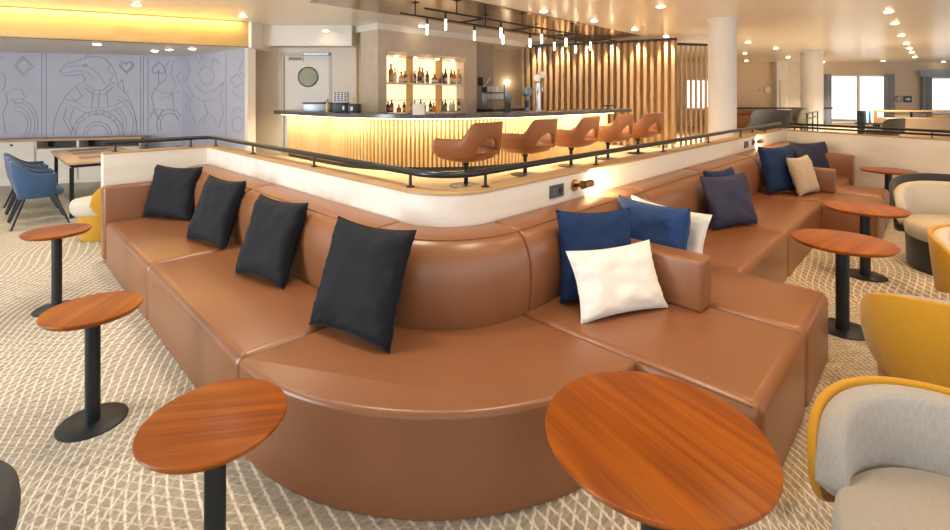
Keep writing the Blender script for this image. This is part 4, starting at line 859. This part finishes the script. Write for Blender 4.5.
# ---------------------------------------------------------------- dining corner, left
dt = thing('dining_table', 'rectangular pale wood dining table behind the left end of the banquette', 'table', (1.22, 9.2, 0))
m = MB(); m.box(-.46, .46, -.95, 1.15, .715, .75, .004, 1); m.build('tabletop', DTABLE, dt)
m = MB(); m.box(-.40, .40, -.88, 1.08, .67, .714); m.build('apron', DARKMET, dt)
for sx in (-.42, .38):
    for sy in (-.90, 1.06):
        m = MB(); m.box(sx, sx + .045, sy, sy + .045, 0, .672); m.build('leg', DARKMET, dt)
m = MB()
for k in range(3): m.box(-.25, .25, -.6 + k * .65, -.2 + k * .65, .751, .754)
tag(m.build('placemats', mat('placemat_brown', (.26, .18, .14), .7), None, loc=(1.2, 9.2, 0)), 'row of brown placemats lying on the dining table', 'placemats')['kind'] = 'stuff'
def dining_chair(x, y, rz, label):
    t = thing('dining_chair', label, 'chair', (x, y, 0), rz, 'blue dining chairs in a row')
    sh = .45; A = math.radians(125)
    z1 = lambda f: sh + .20 + .17 * (1 - smooth(.15, .75, abs(f))); 
    def z0(f):
        a = abs(f); return sh - .10 + (.13 * math.sqrt(max(0, 1 - (a / .25) ** 2)) if a < .25 else 0)
    m = MB(); capsule_shell(m, A, 56, .215, .225, z0, z1, .035, .12, 0, 2.5, sh, 12); m.build('backrest', DBLUE, t, sharp=70)
    m = MB(); m.box(-.18, .18, -.17, .23, sh - .09, sh, .035, 4); m.build('seat', DBLUE, t)
    for sx in (-1, 1):
        for sy in (-1, 1):
            m = MB(); m.tube([(sx * .15, sy * .14, sh - .08), (sx * .27, sy * .27, .0)], [.016, .011], 10); m.build('leg', DARKMET, t)
    return t
dc = dining_chair(.50, 8.30, -PI / 2, 'blue dining chair nearest the camera at the left side of the dining table')
dup(dc, (.49, 8.92, 0), -PI / 2, 'blue dining chair in the middle of the row of three')
dup(dc, (.48, 9.54, 0), -PI / 2, 'blue dining chair farthest back in the row of three')
dup(dc, (2.0, 8.9, 0), PI / 2 + .1, 'blue dining chair on the far side of the dining table behind the half wall')
# long console cabinet under the mural
cA, cB_ = S(-9.6, 8.35), S(-6.55, 9.35)
dv = Vector((cB_[0] - cA[0], cB_[1] - cA[1])); cl = dv.length; ca = math.atan2(dv.y, dv.x)
cn = thing('console_cabinet', 'long pale oak console cabinet with open niches under the lavender mural', 'cabinet', cA + (0,), ca)
m = MB()
m.box(0, cl, .0, .45, 0, .06); m.box(0, cl, .43, .45, .06, .80)
xs = [0, .85, 1.55, 2.2, cl]
for x in xs: m.box(max(0, x - .02), min(cl, x + .02), 0, .43, .06, .80)
m.box(.85, 1.55, 0, .03, .06, .80); m.box(1.55, cl, 0, .03, .06, .66); m.build('body', PALEOAK, cn)
m = MB(); m.box(-.02, cl + .02, -.02, .47, .80, .84); m.build('worktop', LEDGE, cn)
m = MB(); m.box(.03, .83, .40, .428, .06, .80); m.box(1.57, cl - .02, .40, .428, .66, .80); m.build('niche_back', BLACK, cn)
m = MB(); disc_on(m, (1.2, 0), .74, .02, (0, -1), .012); m.build('knob', BLACK, cn)
m = MB(); m.box(1.55, cl, 0, .43, .648, .662); m.build('shelf', PALEOAK, cn)
for i, (c, lab, z, w) in enumerate([((.5, .04, .02), 'red board game box lying on top in the left niche of the console', .20, .30), ((.06, .13, .42), 'blue board game box under the red one in the console niche', .13, .33), ((.42, .05, .05), 'dark red board game box at the bottom of the console niche', .06, .32)]):
    m = MB(); m.box(-w / 2, w / 2, -.12, .12, 0, .065, .004, 1)
    p = Vector(cA) + Vector((math.cos(ca), math.sin(ca))) * .45 + Vector((-math.sin(ca), math.cos(ca))) * .16
    o = m.build('game_box', mat('game_box_%d' % i, c, .5), None, loc=(p.x, p.y, z + .26 if False else z)); o.rotation_euler = (0, 0, ca)
    tag(o, lab, 'box')

# ---------------------------------------------------------------- far lounge beyond the half wall
def far_chair(a, D, face, m_, label, s=1.):
    p = S(a, D)
    t = thing('wing_chair', label, 'armchair', (p[0], p[1], ZP), math.radians(face - 90))
    A = math.radians(80)
    m = MB(); capsule_shell(m, A, 24, .40, .34, lambda f: .30, lambda f: .50 + .26 * dome(f, 4., 3.), .10, .05, 0, 3.2, .3, 12); m.build('backrest', m_, t, sharp=70)
    m = MB(); m.box(-.34, .34, -.25, .36, .25, .42, .05, 4); m.build('seat', m_, t)
    for sx in (-.25, .25):
        for sy in (-.2, .28):
            m = MB(); m.rod((sx, sy, 0), (sx, sy, .26), .018); m.build('leg', DARKMET, t)
    t.scale = (s, s, s)
    return t
far_chair(7.3, 11.9, ang_of(.1, 1), mat('slate_wool', (.038, .037, .038), .85), 'slate grey armchair back beyond the far end of the half wall')
far_chair(8.75, 13.3, ang_of(-1, .3), OLIVEF, 'olive armchair beside the slate one beyond the half wall')
far_chair(9.35, 10.9, ang_of(-.6, 1), mat('taupe_wool', (.09, .078, .066), .85), 'small taupe chair at the end of the far display counter', .8)
bn = thing('wall_bench', 'tan bench with dark top band along the far beige wall', 'bench', S(9.9, 16.6) + (ZP,), r45)
m = MB(); m.box(-1.6, 1.3, -.25, .45, 0, .45, .03); m.build('seat', STOOL_L, bn)
m = MB(); m.box(-1.6, 1.3, .3, .5, .45, .62, .03); m.build('backrest', STOOL_L, bn)
m = MB(); m.box(-1.6, 2.9, .5, .56, .64, .70); m.build('top_band', BLACK, bn)
dc_ = thing('display_counter', 'long tan display counter with a lit pale shelf before the far windows', 'counter', S(10.2, 12.0) + (ZP,), r45)
m = MB(); m.box(-.1, 2.6, -.3, .3, 0, .56, .01, 1); m.build('body', mat('counter_tan', (.36, .25, .15), .5), dc_)
m = MB(); m.box(-.1, 2.65, -.2, .3, .70, .735); m.build('shelf', LEDGE, dc_)
for x in (-.05, .85, 2.2):
    m = MB(); m.box(x, x + .03, .1, .14, .56, .70); m.build('support', DARKMET, dc_)
m = MB()
for x in (.05, .22): disc_on(m, (x, -.30), .46, .018, (0, -1), .008)
m.build('grommet', BLACK, dc_)
for i, (c, w, lab) in enumerate([((.02, .03, .06), .05, 'dark blue book at the left of the row on the counter end'), ((.45, .62, .70), .06, 'pale blue book second in the row on the counter end'), ((.10, .24, .40), .04, 'mid blue book third in the row on the counter end'), ((.62, .68, .70), .06, 'white book fourth in the row on the counter end'), ((.55, .16, .03), .07, 'orange book at the right of the row on the counter end')]):
    x = -.58 + sum([.05, .06, .04, .06, .07][:i]) * 1.25
    p = S(10.2 + x, 11.9)
    m = MB(); m.box(-w / 2, w / 2, -.11, .11, 0, .30, .004, 1); o = m.build('book', mat('book_cover_%d' % i, c, .5), None, loc=(p[0], p[1], ZP + .43)); o.rotation_euler = (0, 0, r45)
    tag(o, lab, 'book', 'books at the counter end')
bs = thing('book_stand', 'low dark stand carrying the row of books before the window', 'stand', S(9.83, 11.9) + (ZP,), r45)
m = MB(); m.box(-.25, .2, -.15, .15, .39, .43); m.build('top', DARKMET, bs)
for x in (-.23, .15):
    m = MB(); m.box(x, x + .03, -.1, .1, 0, .39); m.build('leg', DARKMET, bs)
for i, (a, c, lab) in enumerate([(11.55, (.72, .45, .16), 'golden tray of snacks on the display counter'), (10.6, (.55, .50, .25), 'pale green leaflet pile on the display counter'), (12.4, (.42, .55, .60), 'pale blue box on the display counter by the right edge')]):
    p = S(a, 11.95); m = MB(); m.box(-.2, .2, -.1, .1, 0, .07, .02); o = m.build('display_item', mat('display_item_%d' % i, c, .5), None, loc=(p[0], p[1], ZP + .56)); o.rotation_euler = (0, 0, r45); tag(o, lab, 'item')
# second handrail in the far lounge
for k, (p, q, lab) in enumerate([(S(7.35, 10.6), S(8.9, 12.4), 'short dark handrail standing before the far column and sliding window')]):
    t = thing('handrail', lab, 'handrail', p + (ZP,))
    d = (q[0] - p[0], q[1] - p[1])
    for z in (.58, .70):
        m = MB(); m.rod((0, 0, z), (d[0], d[1], z), .018); m.build('rail', GUN, t)
    for f in (.05, .5, .95):
        m = MB(); m.rod((d[0] * f, d[1] * f, 0), (d[0] * f, d[1] * f, .70), .015); m.build('post', GUN, t)
# small wall signs far right
sg = plate_on(16.05, FD - .01, 1.42, 1.66, .30, SIGNG, 'small dark exit sign with white arrow on the tan wall between the far windows', 'sign', 'exit_sign')
m = MB(); m.obox(S(15.96, FD - .03), S(16.10, FD - .03), .006, 1.52, 1.56, side=0)
m.build('arrow_shaft', WHITE, sg)
m = MB(); a0, a1 = S(16.07, FD - .03), S(16.15, FD - .03)
m._take([(a0[0], a0[1], 1.60), (a0[0], a0[1], 1.48), (a1[0], a1[1], 1.54), (a0[0] - nC[0] * .004, a0[1] - nC[1] * .004, 1.60), (a0[0] - nC[0] * .004, a0[1] - nC[1] * .004, 1.48), (a1[0] - nC[0] * .004, a1[1] - nC[1] * .004, 1.54)], [(0, 1, 2), (3, 5, 4), (0, 3, 4, 1), (1, 4, 5, 2), (2, 5, 3, 0)])
m.build('arrow_head', WHITE, sg)
t = thing('clock', 'small round dial beside the exit sign on the tan wall', 'clock', S(15.72, FD - .005) + (1.55,))
m = MB(); disc_on(m, (0, 0), 0, .11, nC, .02); m.build('face', CREAMF, t)
m = MB(); m.tube([(RT[0] * .11 * math.cos(a) + nC[0] * .02, RT[1] * .11 * math.cos(a) + nC[1] * .02, .11 * math.sin(a)) for a in [2 * PI * i / 24 for i in range(24)]], .016, 6, True); m.build('rim', STEEL, t)
t = thing('wall_sconce', 'small twin wall sconce on the beige wall right of the near column', 'lamp', S(10.75, FD - .01) + (1.88,))
m = MB(); m.obox((-RT[0] * .2, -RT[1] * .2), (RT[0] * .2, RT[1] * .2), .03, -.05, .05, side=-.02); m.build('bracket', WARMW, t)
m = MB(); disc_on(m, (RT[0] * .08 + nC[0] * .03, RT[1] * .08 + nC[1] * .03), 0, .12, nC, .05); m.build('shade', WHITE, t)

# ---------------------------------------------------------------- recessed downlights
DL = [((1.50, 8.09, 2.92), 'recessed downlight in the pale ceiling over the oak soffit, left one'), ((2.90, 8.02, 2.92), 'recessed downlight in the pale ceiling at the right end of the oak soffit'),
      ((4.22, 7.78, 2.80), 'recessed downlight before the white service door wall'), ((5.59, 6.80, 2.92), 'recessed downlight above the bottle shelves'),
      ((5.89, 4.28, 2.92), 'recessed downlight nearest in the row along the bar front'), ((7.24, 4.22, 2.92), 'recessed downlight second in the row along the bar front'), ((8.68, 4.18, 2.92), 'recessed downlight third in the row along the bar front'), ((10.14, 4.18, 2.92), 'recessed downlight farthest in the row along the bar front'),
      ((6.75, 2.86, 2.92), 'large bright recessed downlight alone before the white column'),
      ((12.60, 3.25, 2.92), 'recessed downlight right of the column, nearest of its cluster'), ((14.66, 3.12, 2.92), 'recessed downlight right of the column, second of its cluster'), ((18.23, 3.54, 2.92), 'recessed downlight above the far pilaster'), ((15.69, 4.13, 2.92), 'recessed downlight close beside the near column, middle one'), ((18.95, 4.94, 2.92), 'recessed downlight close beside the near column, lowest one'),
      ((21.6, 3.08, 2.92), 'recessed downlight above the left part of the tall window'), ((22.4, 1.45, 2.92), 'recessed downlight above the right part of the tall window'),
      ((9.58, .56, 2.92), 'recessed downlight nearest in the long row at the right'), ((11.16, .565, 2.92), 'recessed downlight second in the long row at the right'), ((13.41, .58, 2.92), 'recessed downlight third in the long row at the right'), ((15.5, .57, 2.92), 'recessed downlight fourth in the long row at the right'), ((17.12, .58, 2.92), 'recessed downlight fifth in the long row at the right'), ((18.69, .58, 2.92), 'recessed downlight sixth in the long row at the right'), ((21.0, .58, 2.92), 'recessed downlight seventh and farthest in the long row at the right'), ((24.5, -.1, 2.92), 'recessed downlight before the wide window at the right edge'),
      (S(-6.13, 7.75) + (2.48,), 'recessed spot in the soffit underside before the mural, nearest'), (S(-5.93, 8.85) + (2.48,), 'recessed spot in the soffit underside near the mural corner, second'), (S(-5.5, 8.6) + (2.48,), 'recessed spot in the soffit underside near the mural corner, third'), (S(-5.0, 8.45) + (2.48,), 'recessed spot in the soffit underside at its right end')]
proto = None
for i, ((x, y, z), lab) in enumerate(DL):
    z -= .001 if z > 2.5 else .001
    if proto is None:
        proto = thing('ceiling_light', lab, 'light', (x, y, z), 0, 'recessed ceiling downlights')
        m = MB(); m.lathe([(.052, 0), (.075, 0), (.072, -.008), (.052, -.008)], n=20); m.build('trim_ring', WHITE, proto)
        m = MB(); m.lathe([(.001, -.001), (.058, -.001), (.056, -.010), (.035, -.020), (.001, -.022)], n=20); m.build('lamp', LAMPE, proto)
    else: dup(proto, (x, y, z), 0, lab)

# ---------------------------------------------------------------- light
def lamp(kind, name, loc, power, col, size=.2, rot=(0, 0, 0), size_y=None, spot=None, blend=.6):
    l = bpy.data.lights.new(name, kind); l.energy = power; l.color = col
    if kind == 'AREA':
        l.size = size
        if size_y: l.shape = 'RECTANGLE'; l.size_y = size_y
        else: l.shape = 'DISK'
    else: l.shadow_soft_size = size
    if kind == 'SPOT': l.spot_size = math.radians(spot); l.spot_blend = blend
    o = bpy.data.objects.new(name, l); COL.objects.link(o); o.location = loc; o.rotation_euler = rot
    return o
WARM = (1., .60, .25); MID = (1., .82, .62); COOL = (.86, .93, 1.); SOFT = (1., .88, .72)
w = bpy.data.worlds.new('sky'); scene.world = w; w.use_nodes = True
w.node_tree.nodes['Background'].inputs[0].default_value = (.93, .96, 1., 1)
w.node_tree.nodes['Background'].inputs[1].default_value = 1.2
# big windows of the port side, left of the camera
lamp('AREA', 'daylight', (-5.5, 4.5, 1.7), 420, COOL, 5., (0, -PI / 2, 0), 2.2)
for i, (x, y, p, c) in enumerate([(1.6, 4.6, 60, MID), (1.4, 2.6, 60, MID), (1.9, 1.1, 55, MID), (3.5, .6, 40, WARM), (4.9, .3, 55, WARM), (6.5, .4, 60, WARM), (8.2, .6, 65, WARM), (2.4, -.6, 45, WARM), (4.6, -1.0, 60, WARM), (.2, 3.6, 50, MID), (.5, 6.8, 60, MID), (.3, 8.6, 50, MID), (6.75, 2.86, 80, MID), (5.9, 4.28, 50, MID), (8.68, 4.18, 60, MID), (12, 4, 150, SOFT), (15, 1, 150, SOFT), (20, 2, 120, SOFT)]):
    lamp('SPOT', 'downlight', (x, y, ZC - .03), p * (1.35 if i < 11 else (1.5 if i < 15 else 5.)), c, .12, (0, 0, 0), None, 125, .8)
lamp('AREA', 'cove', S(-6.4, 6.93) + (ZC - .012,), 30, (1., .74, .26), 5.4, (0, 0, math.atan2(S(-3.91, 8.24)[1] - S(-9.5, 5.45)[1], S(-3.91, 8.24)[0] - S(-9.5, 5.45)[0])), .10)
lamp('AREA', 'counter_glow', (7.25, 4.50, ZB - .08), 30, (1., .84, .56), 2.5, (0, 0, 0), .10)
lamp('AREA', 'counter_glow', (3.68, 7.65, ZB - .08), 10, (1., .84, .56), .10, (0, 0, 0), 1.5)
for k in range(3):
    a = math.radians(195 + 30 * k); lamp('AREA', 'counter_glow', (CB[0] + 2.32 * math.cos(a), CB[1] + 2.32 * math.sin(a), ZB - .08), 10, (1., .84, .56), .10, (0, 0, a), 1.15)
lamp('SPOT', 'reading_spot', (3.175, 1.865, .975), 50, (1., .76, .42), .02, (0, -PI / 2 * .86, .32), None, 110, .5)
lamp('SPOT', 'reading_spot', (7.895, 1.865, .975), 24, (1., .76, .42), .02, (0, -PI / 2 * .86, .32), None, 110, .5)
for i in range(6):
    p = S(1.5 + i * .5, 11.15 - i * .24); lamp('SPOT', 'slat_washer', (p[0], p[1], 2.85), 110, MID, .04, (0, 0, 0), None, 70, .5)
